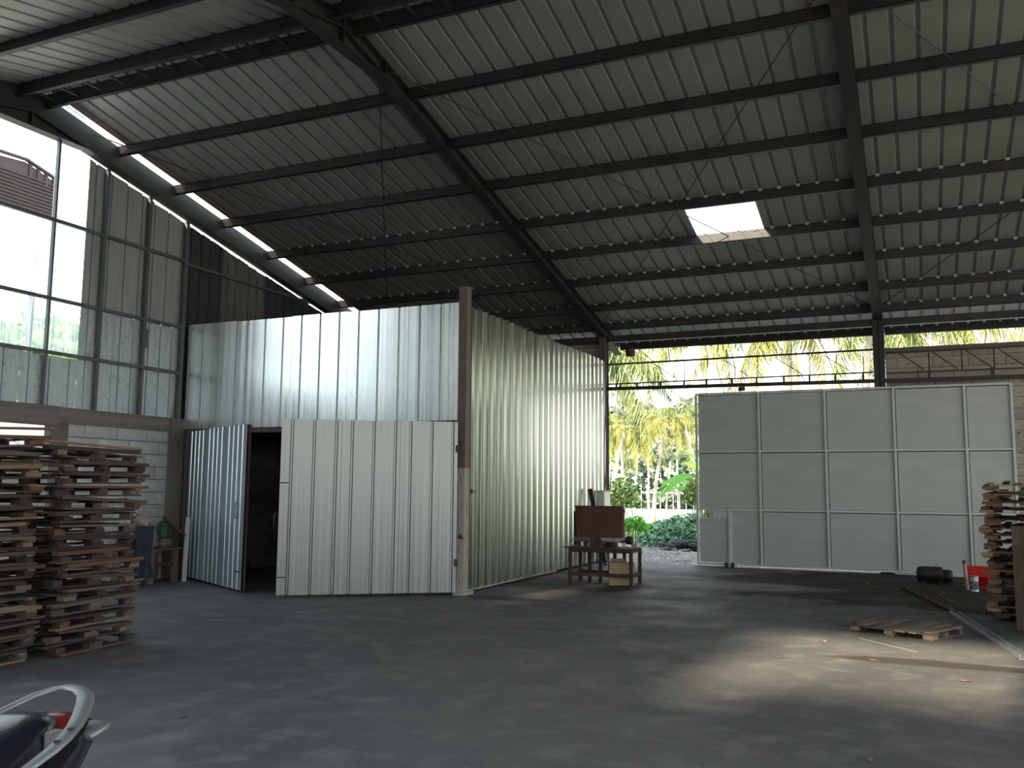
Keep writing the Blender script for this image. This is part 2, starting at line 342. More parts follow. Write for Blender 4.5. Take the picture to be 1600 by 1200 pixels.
# ------------------------------------------------------------------ roof (ceiling) sheets
roof = struct('ceiling', 'ribbed metal roof seen from below')
YE, YF = 19.25, -1.5
def rsheet(x0, x1, ya, yb, m, name='roof_sheet'):
    ya_, yb_ = ya, yb
    O = (x0, ya_, roofz(ya_)); V = Vector((0, yb_ - ya_, roofz(yb_) - roofz(ya_)))
    N_ = Vector((0, .2177 if ya_ >= 8.28 else -.2177, 1)).normalized()
    return sheet(roof, name, m, O, (1, 0, 0), V, x1 - x0, V.length, pitch=.27, rib=.028, slope=.016, depth=.036, N=N_, start=.10, segs=6)
x = -10.72
k = 0
while x < 10.3:
    x1 = min(x + 1.08, 10.4)
    if abs(x1 + 2.31) < .55 or (x < -2.9 < x1):      # the sheet run that holds the skylight
        rsheet(x, x1, 8.28, 13.42, M['roof']); rsheet(x, x1, 13.42, 14.55, M['skylight'], 'skylight'); rsheet(x, x1, 14.55, YE, M['roof'])
    else:
        rsheet(x, x1, 8.28, YE, M['roof'])
    rsheet(x, x1, 8.28, YF if x1 > -5.9 else 3.0, M['roof'])  # front slope over the left bay shortened to let sky light in
    x = x1
rsheet(-11.14, -10.95, 8.28, YE, M['edgeclear'], 'clear_edge_sheet'); rsheet(-10.95, -10.72, 8.28, YE, M['brownroof'])
MB().box((-11.3, 8.0, 7.06), (10.4, 8.56, 7.10)).build('ridge_cap', M['galv_grey'], roof)
sh = MB()                                   # gable flashing outside the clear strip
sh.bar((-11.32, 8.28, roofz(8.28) + .1), (-11.32, YE, roofz(YE) + .1), .06, .3); sh.bar((-11.32, 8.28, roofz(8.28) + .1), (-11.32, 3.0, roofz(3.0) + .1), .06, .3)
sh.build('gable_flashing', M['galv_grey'], roof)
sheet(roof, 'roof_sheet', M['roof'], (-11.3, 8.28, roofz(8.28)), (1, 0, 0), Vector((0, 3.0 - 8.28, roofz(3.0) - roofz(8.28))), .6, 5.41, N=Vector((0, -.2177, 1)), pitch=.27, rib=.03, slope=.016, depth=.036)

frame = struct('roof_frame', 'dark steel rafters and purlins carrying the roof')
def rafter(x, hw=.085, dep=.20, col0=True):
    b = MB()
    for sg in (1, -1):
        y1 = YE - .1 if sg > 0 else (3.05 if x < -11 else YF + .1)
        y0 = 8.28
        a = (x, y0, roofz(y0)); e = (x, y1, roofz(y1))
        top0 = Vector(a) - Vector((0, 0, .008)); top1 = Vector(e) - Vector((0, 0, .008))
        b.bar(top0, top1, hw * 2, .014)
        b.bar(top0 - Vector((0, 0, dep - .01)), top1 - Vector((0, 0, dep - .01)), hw * 2, .014)
        b.prism([(a[1], a[2] - .01), (e[1], e[2] - .01), (e[1], e[2] - dep), (a[1], a[2] - dep)], 'x', x - .006 + (.083 if dep > .3 else 0), x + .006 + (.083 if dep > .3 else 0))
    # ridge haunch plate
    zb = roofz(9.2) - dep
    b.prism([(7.36, zb), (9.2, zb), (8.28, roofz(8.28) - dep)], 'x', x - .008, x + .008)
    b.box((x - hw, 7.36, zb - .014), (x + hw, 9.2, zb))
    b.box((x - hw, 8.27, zb), (x + hw, 8.29, roofz(8.28)))
    for yy in (9.2, 7.36): b.box((x - hw, yy - .006, roofz(yy) - dep), (x + hw, yy + .006, roofz(yy) - .01))
    # stiffener plates
    for yy in (10.9, 13.3, 16.2): b.box((x - hw, yy - .006, roofz(yy) - dep), (x + hw, yy + .006, roofz(yy) - .01))
    return b.build('rafter', M['steel'], frame)
rafter(-11.2, .085, .34)
for xx in XR[1:]: rafter(xx)
PY = [9.75, 10.92, 12.08, 13.33, 14.5, 15.66, 16.85, 17.82]
def purlin(y, xa, xb, hh=.15, z=None, fl_=.065, sgn=1):
    zz = roofz(y) - .004 if z is None else z
    b = MB()
    y0, y1 = (y, y + fl_) if sgn > 0 else (y - fl_, y)
    b.box((xa, y0, zz - hh), (xb, y0 + .006, zz)) if sgn > 0 else b.box((xa, y1 - .006, zz - hh), (xb, y1, zz))
    b.box((xa, y0, zz - hh), (xb, y1, zz - hh + .006)); b.box((xa, y0, zz - .006), (xb, y1, zz))
    yl = y1 if sgn > 0 else y0
    b.box((xa, yl - .003, zz - hh), (xb, yl + .003, zz - hh + .022))
    return b.build('purlin', M['steel'], frame)
bays = [(XR[i] + .09, XR[i + 1] - .09) for i in range(4)]
for xa, xb in bays:
    for y in PY: purlin(y, xa, xb)
    purlin(8.44, xa, xb, .19); purlin(8.06, xa, xb, .19, sgn=-1)
    for y in (6.81, 5.64, 4.48, 3.2, 2.05, .9, -.3, -1.2):
        if y > 3 or xa > -6: purlin(y, xa, xb, sgn=-1)
    purlin(18.98, xa, xb, .15)
    MB().box((xa, 18.12, 4.60), (xb, 18.2, 4.74)).build('eave_beam', M['steel'], frame)
# cleats between the ridge purlins
b = MB(); xx = XR[0] + .3
while xx < 10: b.box((xx, 8.06, roofz(8.2) - .16), (xx + .03, 8.44, roofz(8.2) - .13)); xx += .45
b.build('ridge_tie', M['steel'], frame)
# pale boxes standing in for light through the rib gaps over the purlins (one small part per purlin line, too small to pick apart)
for y in PY[3:] + [18.98]:
    b = MB(); xx = -10.72
    while xx < 6:
        for q in (.10, .37, .64, .91):
            X = xx + q + .03
            if min(abs(X - r_) for r_ in XR) > .11 and not (-3.4 < X < -2.3 and abs(y - 14.5) < .2): b.box((X - .026, y - .022, roofz(y) - .026), (X + .026, y - .004, roofz(y) + .014))
        xx += 1.08
    o = b.build('rib_light_dot', M['rib_light'], frame); o['kind'] = 'stuff'
# wind-brace rods
def rod(p, q, r=.008):
    return MB().tube([p, q], r, 6).build('brace_rod', M['steel'], frame)
def rp_(x, y): return (x, y, roofz(y) - .075)
for i in range(4):
    xa, xb = bays[i]
    rod(rp_(xa, 9.3), rp_(xb, 17.7)); rod(rp_(xa, 17.7), rp_(xb, 9.3))
    for y0, y1 in ((7.2, -.9 if i else 3.3),): rod(rp_(xa, y0), rp_(xb, y1)); rod(rp_(xa, y1), rp_(xb, y0))
# columns
def column(x, y, top, w_=.16, d=.16):
    b = MB(); b.box((x - w_ / 2, y - d / 2, 0), (x + w_ / 2, y - d / 2 + .012, top)); b.box((x - w_ / 2, y + d / 2 - .012, 0), (x + w_ / 2, y + d / 2, top)); b.box((x - .006, y - d / 2, 0), (x + .006, y + d / 2, top))
    b.box((x - w_ / 2 - .03, y - d / 2 - .03, 0), (x + w_ / 2 + .03, y + d / 2 + .03, .02))
    return b.build('steel_column', M['post'] if x < -5 else M['steel'], frame)
column(-5.98, 18.12, roofz(18.12) - .2); column(-.55, 18.12, roofz(18.12) - .2, .2); column(4.88, 18.12, 4.6); column(10.2, 18.12, 4.6)
for xx in XR[1:]: column(xx, -1.2, roofz(-1.2) - .2)
column(-11.1, 3.1, roofz(3.1) - .34)

# ------------------------------------------------------------------ block walls
def blocks_y(parent, m, xf, y0, y1, z0, z1, thick=.1, hole=None, outward=-1, L=.6, H=.2, seed=1):
    """blocks on a wall in the plane x = xf (inner face), courses running along y"""
    rr = random.Random(seed); r = 0; z = z0
    while z < z1 - .03:
        zt = min(z + H - .012, z1); y = y0 - (L / 2 if r % 2 else 0) - rr.uniform(0, .1)
        while y < y1 - .02:
            a, b_ = max(y, y0), min(y + L - .012, y1)
            if b_ - a > .05 and not (hole and any(a < h[1] and b_ > h[0] and z < h[3] - .02 and zt > h[2] + .02 for h in hole)):
                px = rr.uniform(0, .008)
                pbox('block', m, parent, (xf - px if outward > 0 else xf + px, a, z), (xf + thick * outward, b_, zt))
            y += L
        z += H; r += 1
def blocks_x(parent, m, yf, x0, x1, z0, z1, thick=.1, L=.6, H=.2, seed=1):
    rr = random.Random(seed); r = 0; z = z0
    while z < z1 - .03:
        zt = min(z + H - .012, z1); x = x0 - (L / 2 if r % 2 else 0) - rr.uniform(0, .1)
        while x < x1 - .02:
            a, b_ = max(x, x0), min(x + L - .012, x1)
            if b_ - a > .05:
                pbox('block', m, parent, (a, yf - rr.uniform(0, .008), z), (b_, yf + thick, zt))
            x += L
        z += H; r += 1
wl = struct('wall_left', 'left gable wall of pale blocks, concrete beam and metal sheets')
XW = -11.25
MB().box((XW - .13, 9.02, 0), (XW - .012, 18.3, 2.38)).box((XW - .13, 3.0, 0), (XW - .012, 9.02, 1.3)).build('mortar_bed', M['mortar'], wl)
blocks_y(wl, M['block'], XW, 9.3, 11.22, 0, 2.38, seed=3)
blocks_y(wl, M['block_shaded'], XW, 11.6, 18.2, 0, 2.38, seed=4)
blocks_y(wl, M['block'], XW, 6.4, 9.0, 0, 1.3, seed=5)
pbox('concrete_infill', M['conc'], wl, (XW - .12, 9.0, 0), (XW + .01, 9.28, 2.38))
pbox('concrete_column', M['conc'], wl, (XW - .12, 11.22, 0), (XW + .07, 11.52, 2.6))
pbox('concrete_beam', M['conc'], wl, (XW - .14, 9.1, 2.38), (XW + .04, 18.2, 2.61))
pbox('concrete_beam', M['conc'], wl, (XW - .14, 3.0, 2.34), (XW + .045, 9.1, 2.62))
XS = XW - .06
def wsheet(y0, y1, z0, z1, m, name='wall_sheet', jag=0., pitch=.27, start=.12, dep=.022):
    rr = random.Random(int(y0 * 100)); j = rr.uniform(-.5, .5) * jag
    topf = None
    if z1 is None: topf = lambda a: roofz(y0 + a) - .362 + j + rr.uniform(-.012, .012) * (1 if jag else 0) - z0
    return sheet(wl, name, m, (XS, y0, z0), (0, 1, 0), (0, 0, 1), y1 - y0, (z1 or 0) - z0, pitch=pitch, rib=.012, slope=.008, depth=dep, N=(-1, 0, 0), top=topf, start=start)
# low band, x the sheets below the clear ones
ys = [5.3, 6.38, 7.45, 8.50, 9.43]
for a, b_ in zip(ys, ys[1:]): wsheet(a, b_ - .006, 2.60, 3.36 + R.uniform(-.02, .02), M['galv_old'], pitch=.33)
for a, b_ in ((9.43, 10.05), (10.05, 10.62), (10.62, 11.47)):
    wsheet(a, b_ + .006, 2.60 + R.uniform(0, .03), 4.14, M['galv_old'], pitch=.25)
    wsheet(a, b_ + .006, 4.14, None, M['galv_grey'], jag=.03, pitch=.3)
# clear and milky panels
for a, b_ in ((5.3, 6.5), (6.5, 7.7), (7.7, 8.84), (8.84, 9.42)):
    wsheet(a, b_, 3.37, 4.15, M['clear'], 'clear_panel', pitch=.2)
    wsheet(a, b_, 4.15, 5.31, M['milky'], 'milky_panel', pitch=.2)
wsheet(8.84, 9.42, 5.31, None, M['milky'], 'milky_panel', pitch=.2)
wsheet(3.0, 5.3, 2.6, None, M['galv_old'])
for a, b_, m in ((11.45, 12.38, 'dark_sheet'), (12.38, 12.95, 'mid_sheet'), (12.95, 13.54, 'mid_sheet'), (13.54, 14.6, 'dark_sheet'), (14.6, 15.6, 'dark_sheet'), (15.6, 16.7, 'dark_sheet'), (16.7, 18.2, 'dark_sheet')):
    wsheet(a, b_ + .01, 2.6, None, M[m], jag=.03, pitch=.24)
# girts and posts
for z, y1 in ((5.31, 11.4), (4.16, 11.42), (3.38, 11.40)):
    MB().box((XW - .03, 3.1, z - .025), (XW + .02, y1, z + .025)).build('girt', M['girt'], wl)
MB().box((XW - .03, 11.4, 5.24), (XW + .01, 15.4, 5.29)).build('girt', M['girt'], wl)
for y, wd in ((8.84, .035), (9.73, .05), (10.59, .055), (11.42, .07), (6.6, .04)):
    MB().box((XW - .03, y - wd / 2, 2.6), (XW + .025, y + wd / 2, roofz(y) - .36)).build('wall_post', M['girt'], wl)
MB().box((XW - .02, 10.62, 3.7), (XW + .03, 10.66, 4.0)).build('timber_strip', M['board'], wl)

# ------------------------------------------------------------------ back wall
wb = struct('wall_back', 'rear wall of tan blocks on both sides of the gateway')
YB = 18.3
MB().box((-.45, YB + .012, 0), (10.4, YB + .13, 4.1)).box((-11.4, YB + .012, 0), (-6.05, YB + .13, 4.75)).build('mortar_bed', M['mortar'], wb)
blocks_x(wb, M['block_tan'], YB, -.44, 4.2, 0, 4.1, seed=6)
blocks_x(wb, M['block_tan'], YB, -9.2, -6.07, 3.55, 4.75, seed=8)
pbox('concrete_beam', M['conc'], wb, (-.45, YB - .03, 4.1), (10.4, YB + .13, 4.19))
pbox('concrete_patch', M['conc_light'], wb, (1.63, YB - .012, 2.38), (2.2, YB, 2.58))

# ------------------------------------------------------------------ gate track frame
tr = thing('gate_track_frame', 'thin rusty steel lattice with sliding rail above the gateway', 'frame', (0, 18.1, 0))
def tz(x, z): return z - .006 * (x + 3.85)
def tb(name, x0, z0, x1, z1, w_, h, m=M['rust'], y=0): return MB().bar((x0, y, z0), (x1, y, z1), w_, h).build(name, m, tr)
tb('top_chord', -5.9, 4.12, -.66, 4.15, .04, .035, M['steel']); tb('top_chord', -.44, 4.07, 4.7, 4.09, .04, .03, M['steel'])
tb('middle_chord', -5.9, 3.70, -.66, 3.72, .035, .025, M['steel']); tb('middle_chord', -.44, 3.69, 4.7, 3.68, .035, .025, M['steel'])
tb('slide_rail', -5.9, 3.60, 4.7, 3.50, .07, .07, M['steel'], y=-.02)
for x in (-5.7, -5.62, -5.25, -4.75, -4.26, -3.8, -3.29, -2.81, -2.29, -1.81, -1.34, -.84):
    tb('short_post', x, 3.58, x, 3.71, .035, .03, M['steel'])
for x in (-5.70, -4.25, -3.77, -2.78, -1.80, -1.31, -.83): tb('thin_post', x, 3.7, x, 4.13, .014, .014)
for x in (-4.9, -3.45, -2.45, -1.55): tb('brace', x, 4.1, x + .52, 3.73, .014, .014)
for x in (.30, .84, 1.36, 1.9, 2.5, 3.1): tb('thin_post', x, 3.68, x, 4.08, .025, .025)
for x in (-.2, .35, .9, 1.42, 2.0): tb('brace', x, 4.06, x + .42, 3.72, .02, .02)
for x in (.29, 1.33, 2.4): tb('hanger_post', x, 3.52, x, 3.72, .045, .05, M['steel'])
tb('track_hanger', -3.1, 3.46, -3.1, 3.53, .12, .1)

# ------------------------------------------------------------------ sliding gate
gt = thing('sliding_gate', 'wide grey painted steel gate of fifteen framed sheet panels', 'gate', (0, 18.04, 0))
GX = [-4.0, -2.77, -1.54, -.33, .85, 1.59]; GZ = [.05, 1.11, 2.25, 3.41]
for i in range(5):
    for j in range(3):
        if i == 0 and j == 0: continue
        pbox('gate_panel', M['gate'], gt, (GX[i] + .036, -.004, GZ[j] + .024), (GX[i + 1] - .024, .004, GZ[j + 1] - .036))
        
pbox('gate_panel', M['gate'], gt, (-3.35, -.004, .07), (-2.79, .004, 1.09))
pbox('wicket_panel', M['gate'], gt, (-3.97, -.012, .08), (-3.39, -.004, .92))
pbox('gate_panel', M['gate'], gt, (-3.78, -.004, .95), (-3.39, .004, 1.09))
pbox('latch_plate', M['gatebar'], gt, (-3.70, -.02, .96), (-3.40, -.006, 1.08))
for i, x in enumerate(GX): pbox('upright', M['gatebar'], gt, (x - .022, -.045, .04), (x + .022, .0, 3.42))
for z in GZ: 
    for i in range(5): pbox('cross_rail', M['gatebar'], gt, (GX[i] + .022, -.04, z - .02), (GX[i + 1] - .022, 0, z + .02))
pbox('upright', M['gatebar'], gt, (-3.40, -.045, .06), (-3.35, 0, 1.09)); pbox('cross_rail', M['gatebar'], gt, (-3.97, -.04, .92), (-3.40, 0, .95))
b = MB(); b.box((-3.50, -.11, .0), (-3.24, -.045, .10)).build('roller_bracket', M['gatebar'], gt)
for x in (-3.43, -3.31): MB().lathe([(.045, -.02), (.05, -.012), (.05, .012), (.045, .02)], 16, (x, -.13, .05), 'x').build('roller', M['black'], gt)
pbox('gate_shadow_backing', M['black'], gt, (-3.96, .006, 1.11), (1.57, .012, 3.39)); pbox('gate_shadow_backing', M['black'], gt, (-3.34, .006, .06), (1.57, .012, 1.11))  # black sheets added so the panel gaps read as shadow lines
pbox('gate_sill', M['white'], gt, (-4.1, -.03, 0), (1.65, .05, .022))

# ------------------------------------------------------------------ metal store room
ws = struct('wall_store_front', 'bright galvanised front wall of the store room above its doors')
YS = 11.5
def ztop(x): return 4.21 + (x + 11.2) * .002
xs = -11.18; n = 0
while xs < -6.02:
    x1 = min(xs + 1.08, -6.0); zb = [2.44, 2.44, 2.45, 2.46, 2.47][min(n, 4)] ; jt = R.uniform(-.012, .012)
    sheet(ws, 'wall_sheet', M['galv'], (xs, YS, zb), (1, 0, 0), (0, 0, 1), x1 - xs - .004, 4.21 - zb + jt, pitch=.36, rib=.022, slope=.007, depth=.05, N=(0, 1, 0), start=.17 if n else .30, segs=8)
    xs = x1; n += 1
pbox('door_header', M['post'], ws, (-11.1, YS + .02, 2.36), (-6.0, YS + .08, 2.45))
pbox('door_header', M['post'], ws, (-8.0, YS - .03, 2.42), (-6.0, YS + .02, 2.465))
pbox('corner_post', M['post'], ws, (-5.99, YS - .05, 1.78), (-5.86, YS + .09, 4.42))
pbox('concrete_post', M['conc_light'], ws, (-5.99, YS - .06, 0), (-5.86, YS + .1, 1.78))
MB().box((-6.0, YS - .10, 0), (-5.82, YS + .2, .045)).build('post_footing', M['conc_light'], ws)
MB().tube([(-5.92, YS - .07, .80), (-5.90, YS - .09, .84), (-5.88, YS - .07, .78)], .022, 6).build('rusty_bolt', M['rust'], ws)
pbox('door_jamb', M['post'], ws, (-11.12, YS - .02, 0), (-11.05, YS + .06, 2.44))
wv = struct('wall_store_side', 'long greenish galvanised side wall of the store room')
ys_ = 11.62; n = 0
while ys_ < 17.9:
    y1 = min(ys_ + 1.0, 17.98)
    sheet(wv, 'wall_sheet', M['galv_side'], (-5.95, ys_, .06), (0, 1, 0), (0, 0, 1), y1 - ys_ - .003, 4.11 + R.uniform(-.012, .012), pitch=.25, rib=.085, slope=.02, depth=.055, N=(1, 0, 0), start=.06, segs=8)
    ys_ = y1; n += 1
pbox('bottom_angle', M['conc_light'], wv, (-5.96, 11.75, .03), (-5.92, 15.2, .06))
pbox('store_loft', M['board'], wv, (-11.2, 11.6, 2.55), (-5.97, 18.2, 2.6))
MB().lathe([(.03, 0), (.035, .03), (.012, .05)], 10, (-5.92, 11.75, 1.45), 'x').build('padlock', M['rust'], wv)

def door(name, label, L_, hinge, ang, flip, z1, m, pitch, marks):
    d = struct(name, label); d.location = hinge; d.rotation_euler = (0, 0, ang)
    s = 1 if not flip else -1
    nn = 3; w_ = L_ / nn
    for k in range(nn):
        a = k * w_
        O = (a if s > 0 else -a - w_, 0, .04)
        sheet(d, 'door_sheet', m, O, (1, 0, 0), (0, 0, 1), w_ - .003, z1 - .05 + R.uniform(-.006, .006), pitch=pitch, rib=.02, slope=.012, depth=.028, N=(0, 1, 0), start=.12, segs=8)
    for x in (0.02, L_ - .02): pbox('door_stile', M['rust'], d, (s * x - .018, .03, .03), (s * x + .018, .06, z1 - .02))
    for z in (.06, z1 / 2, z1 - .04): pbox('door_rail', M['rust'], d, (min(0, s * L_), .03, z - .018), (max(0, s * L_), .06, z + .018))
    return d
ldir = math.atan2(10.17 - 11.45, -8.70 + 11.0); Ll = math.hypot(10.17 - 11.45, 2.30)
dl = door('door_1', 'ajar sky-tinted metal door on the left of the store room', Ll, (-11.0, 11.45, 0), ldir, False, 2.40, M['galv_sky'], .19, 0)
b = MB().tube([(Ll - .22, -.01, 1.05), (Ll - .22, -.05, 1.05), (Ll - .22, -.05, 1.27), (Ll - .10, -.05, 1.27), (Ll - .10, -.05, 1.05), (Ll - .22, -.05, 1.05)], .006, 6); b.build('door_handle', M['steel'], dl)
MB().tube([(Ll - .22, -.02, .30), (Ll - .02, -.02, .30)], .008, 6).build('bolt', M['rust'], dl)
rdir = math.atan2(9.98 - 11.42, -7.94 + 5.96); Lr = math.hypot(9.98 - 11.42, -7.94 + 5.96)
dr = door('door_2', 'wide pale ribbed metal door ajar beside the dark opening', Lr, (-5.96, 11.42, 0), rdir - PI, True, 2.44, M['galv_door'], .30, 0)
for z in (1.55, .28): MB().tube([(-Lr - .02, -.02, z), (-Lr + .12, -.02, z)], .007, 6).build('bolt', M['rust'], dr)
MB().tube([(-Lr - .03, -.02, 1.15), (-Lr - .06, -.02, 1.1), (-Lr - .06, -.02, .9)], .008, 6).build('door_handle', M['rust'], dr)
for z in (.4, 2.0): pbox('hinge', M['rust'], dr, (-.03, -.02, z), (.02, .03, z + .1))

# ------------------------------------------------------------------ pallets
def ordn(n): return ['bottom', 'second', 'third', 'fourth', 'fifth', 'sixth', 'seventh', 'eighth', 'ninth', 'tenth', 'eleventh', 'twelfth', 'thirteenth', 'fourteenth', 'fifteenth', 'sixteenth'][n]
def pallet(loc, rot, label, group, m, messy=0., W=1.08, D=1.0, H=.13, skip=.06, foot=0., thick=0.):
    p = thing('pallet', label, 'pallet', loc, 0, group); p.rotation_euler = rot
    w2, d2 = W / 2, D / 2; J = lambda a: R.uniform(-a, a)
    # blocks (3 x 3), bottom runners, under-deck boards, deck boards
    for ix in (-1, 0, 1):
        x = ix * (w2 - .06)
        for iy in (-1, 0, 1):
            y = iy * (d2 - .06)
            put('pallet_foot', cube(m), p, (x + J(.01 + messy * .02), y + J(.01 + messy * .02), .039), (0, 0, J(.1 + messy * .3)), (.10 + foot, .11 + foot + J(.03), .040))
        put('base_board', cube(m), p, (x, J(.02), .011), (J(.01), 0, PI / 2 + J(.015 + messy * .04)), (D + J(.06), .09 + J(.015), .018))
    for iy in (-1, 0, 1):
        if R.random() < skip: continue
        put('cross_board', cube(m), p, (J(.03), iy * (d2 - .06), .068), (0, 0, J(.015 + messy * .05)), (W + J(.08), .09 + J(.02), .018))
    nb = 7
    for k in range(nb):
        if R.random() < skip: continue
        x = -w2 + .05 + (W - .1) * k / (nb - 1)
        th = thick + (R.choice((.022, .03, .036)) if k in (0, nb - 1) else .018)
        put('deck_board', cube(m), p, (x + J(.015), J(.04 + messy * .03), .077 + th / 2), (J(.012 + messy * .03), J(.02 + messy * .03), PI / 2 + J(.02 + messy * .06)), (D + J(.12), .085 + J(.02), th))
    return p
def stack(x, y, n, dz, rz, where, group, m, messy=0., tops=(), **kw):
    for k in range(n):
        t = (R.uniform(-.012, .012) * (1 + messy), R.uniform(-.012, .012) * (1 + messy), rz + R.uniform(-.05, .05) * (1 + 1.5 * messy))
        if k == n - 1 and tops: t = (tops[0], tops[1], t[2])
        pallet((x + R.uniform(-.03, .03) * (1 + messy), y + R.uniform(-.03, .03) * (1 + messy), k * dz + .002), t,
               'wooden pallet, %s layer of %s' % (ordn(k), where), group, m, messy, **kw)
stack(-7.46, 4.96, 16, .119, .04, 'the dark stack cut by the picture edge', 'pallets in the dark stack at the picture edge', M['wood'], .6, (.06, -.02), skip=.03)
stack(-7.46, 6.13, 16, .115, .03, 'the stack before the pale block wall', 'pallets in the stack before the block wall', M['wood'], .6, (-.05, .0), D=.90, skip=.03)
# loose boards on top of the two stacks
def plank(p0, p1, w_, t, label, m=M['board'], name='loose_board', cat='board', roll=(0, 0, 1)):
    b = MB().bar(p0, p1, w_, t, roll); c = Vector(p0).lerp(Vector(p1), .5)
    b.v = [tuple(Vector(v) - c) for v in b.v]; o = b.build(name, m); o.location = c; return tag(o, label, cat)
plank((-7.75, 5.5, 1.945), (-6.95, 6.6, 1.85), .1, .02, 'pale orange-brown board laid slanting on the stack before the block wall', M['wood_r'])
plank((-8.0, 4.4, 1.97), (-7.1, 5.75, 2.00), .12, .02, 'grey weathered board lying across the top of the dark stack')
plank((-7.6, 4.35, 2.00), (-7.75, 5.5, 1.98), .09, .02, 'second pale board lying lengthwise on the dark stack', M['wood_r'])
# right-hand pile
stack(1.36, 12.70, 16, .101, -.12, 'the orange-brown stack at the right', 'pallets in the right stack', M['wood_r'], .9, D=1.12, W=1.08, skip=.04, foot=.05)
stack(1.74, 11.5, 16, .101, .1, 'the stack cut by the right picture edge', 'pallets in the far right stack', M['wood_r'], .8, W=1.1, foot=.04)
plank((.80, 13.0, .02), (.99, 13.0, .42), .16, .02, 'short dark board leaning on the foot of the right stack, left one', M['board'], roll=(0, 1, 0))
plank((.83, 12.45, .02), (1.0, 12.3, .46), .16, .022, 'short dark board leaning on the foot of the right stack, right one', M['board'], roll=(0, 1, 0))
plank((.99, 11.35, .01), (1.0, 11.5, 1.12), .12, .03, 'tall grey-brown plank standing upright against the right stacks', M['board_v'], roll=(0, 1, 0))
plank((1.13, 10.9, .01), (1.12, 10.95, .95), .10, .08, 'thick grey-brown post standing at the right picture edge', M['board_v'], roll=(0, 1, 0))
# flat pallet on the floor
pallet((-.17, 10.66, .002), (0, 0, -.42), 'single low wooden pallet lying flat on the floor before the gate', None, M['wood_f'], .5, W=.92, D=.72, skip=0.)

# ------------------------------------------------------------------ steel lengths on the floor
def channel(name, p0, p1, label, w_=.08, m=M['rail_galv']):
    p0 = Vector(p0); p1 = Vector(p1); c = (p0 + p1) / 2; d = (p1 - p0); ln = d.length
    b = MB(); b.box((-ln / 2, -w_ / 2, 0), (ln / 2, w_ / 2, .006)); b.box((-ln / 2, -w_ / 2, .006), (ln / 2, -w_ / 2 + .006, .045)); b.box((-ln / 2, w_ / 2 - .006, .006), (ln / 2, w_ / 2, .045))
    o = b.build(name, m); o.location = c; o.rotation_euler = (0, -math.asin(d.z / ln), math.atan2(d.y, d.x)); return tag(o, label, 'metal bar')
channel('steel_channel', (.35, 12.6, .005), (.82, 9.45, .005), 'long grey galvanised channel lying on the floor toward the right edge')
channel('steel_channel', (-.25, 15.6, .005), (.40, 12.5, .03), 'rusty brown channel lying behind the grey channel', .07, M['rust'])
channel('steel_channel', (.03, 15.7, .005), (.30, 13.2, .035), 'short rusty channel lying beside the longer rusty one', .05, M['rust'])
plank((-.60, 10.05, .005), (-.06, 9.45, .005), .007, .006, 'thin pale bamboo stick lying on the sunlit floor', M['conc'], 'thin_stick', 'stick')

# ------------------------------------------------------------------ motor, post, crate, can
mo = thing('electric_motor', 'black cylindrical electric motor lying before the gate', 'motor', (.21, 16.75, 0), .1)
MB().lathe([(.06, -.27), (.115, -.25), (.125, -.22), (.125, .10), (.115, .12)], 20, (0, 0, .13), 'x').build('motor_body', M['black'], mo, True)
MB().lathe([(.10, .12), (.105, .14), (.10, .25), (.07, .27)], 18, (0, 0, .11), 'x').build('motor_cap', M['black'], mo, True)
for k in range(9): MB().lathe([(.128, 0), (.133, .004), (.128, .012)], 20, (-.2 + k * .034, 0, .13), 'x').build('cooling_fin', M['black'], mo)
MB().box((-.2, -.1, 0), (-.16, .1, .03)).box((.04, -.1, 0), (.08, .1, .03)).build('motor_foot', M['black'], mo)
MB().tube([(0.02, 0, .25), (.02, 0, .29), (.05, 0, .30), (.05, 0, .26)], .006, 6).build('lifting_eye', M['alu'], mo)
pt = thing('short_pole', 'short tan round pole standing beside the red crate', 'pole', (.65, 15.7, 0))
MB().tube([(0, 0, 0), (-.03, .02, .44)], .028, 10).build('pole_body', M['conc_light'], pt); MB().tube([(-.028, .02, .40), (-.03, .02, .445)], .031, 10).build('pole_cap', M['rust'], pt)
cr = thing('red_crate', 'red plastic crate standing open side forward behind the paint can', 'crate', (.84, 16.15, 0), -.1)
MB().box((-.19, 0, 0), (-.175, .26, .32)).box((.175, 0, 0), (.19, .26, .26)).box((-.19, .25, 0), (.19, .265, .32)).box((-.19, 0, 0), (.19, .26, .012)).build('crate_body', M['red'], cr)
MB().prism([(-.19, .17), (.10, .17), (.16, .0), (.19, .0), (.16, .31), (-.19, .32)], 'y', -.015, 0).build('crate_front', M['red'], cr)
cn = thing('paint_can', 'small white paint can with a blue label', 'can', (.74, 15.55, 0))
MB().lathe([(.058, 0), (.058, .22), (.054, .225)], 18).build('can_body', M['white'], cn, False)
MB().lathe([(.0595, .03), (.0595, .15)], 18).build('can_label', M['paintblue'], cn)
MB().lathe([(.06, .215), (.062, .222), (.06, .232), (.045, .232)], 18).build('can_lid', M['alu'], cn)
for k in range(5): MB().obox((-.02 + .02 * math.sin(k * 2.1), -.0605, .05 + k * .02), (.035, .003, .008), (0, .2, 0)).build('label_mark', M['white'], cn)

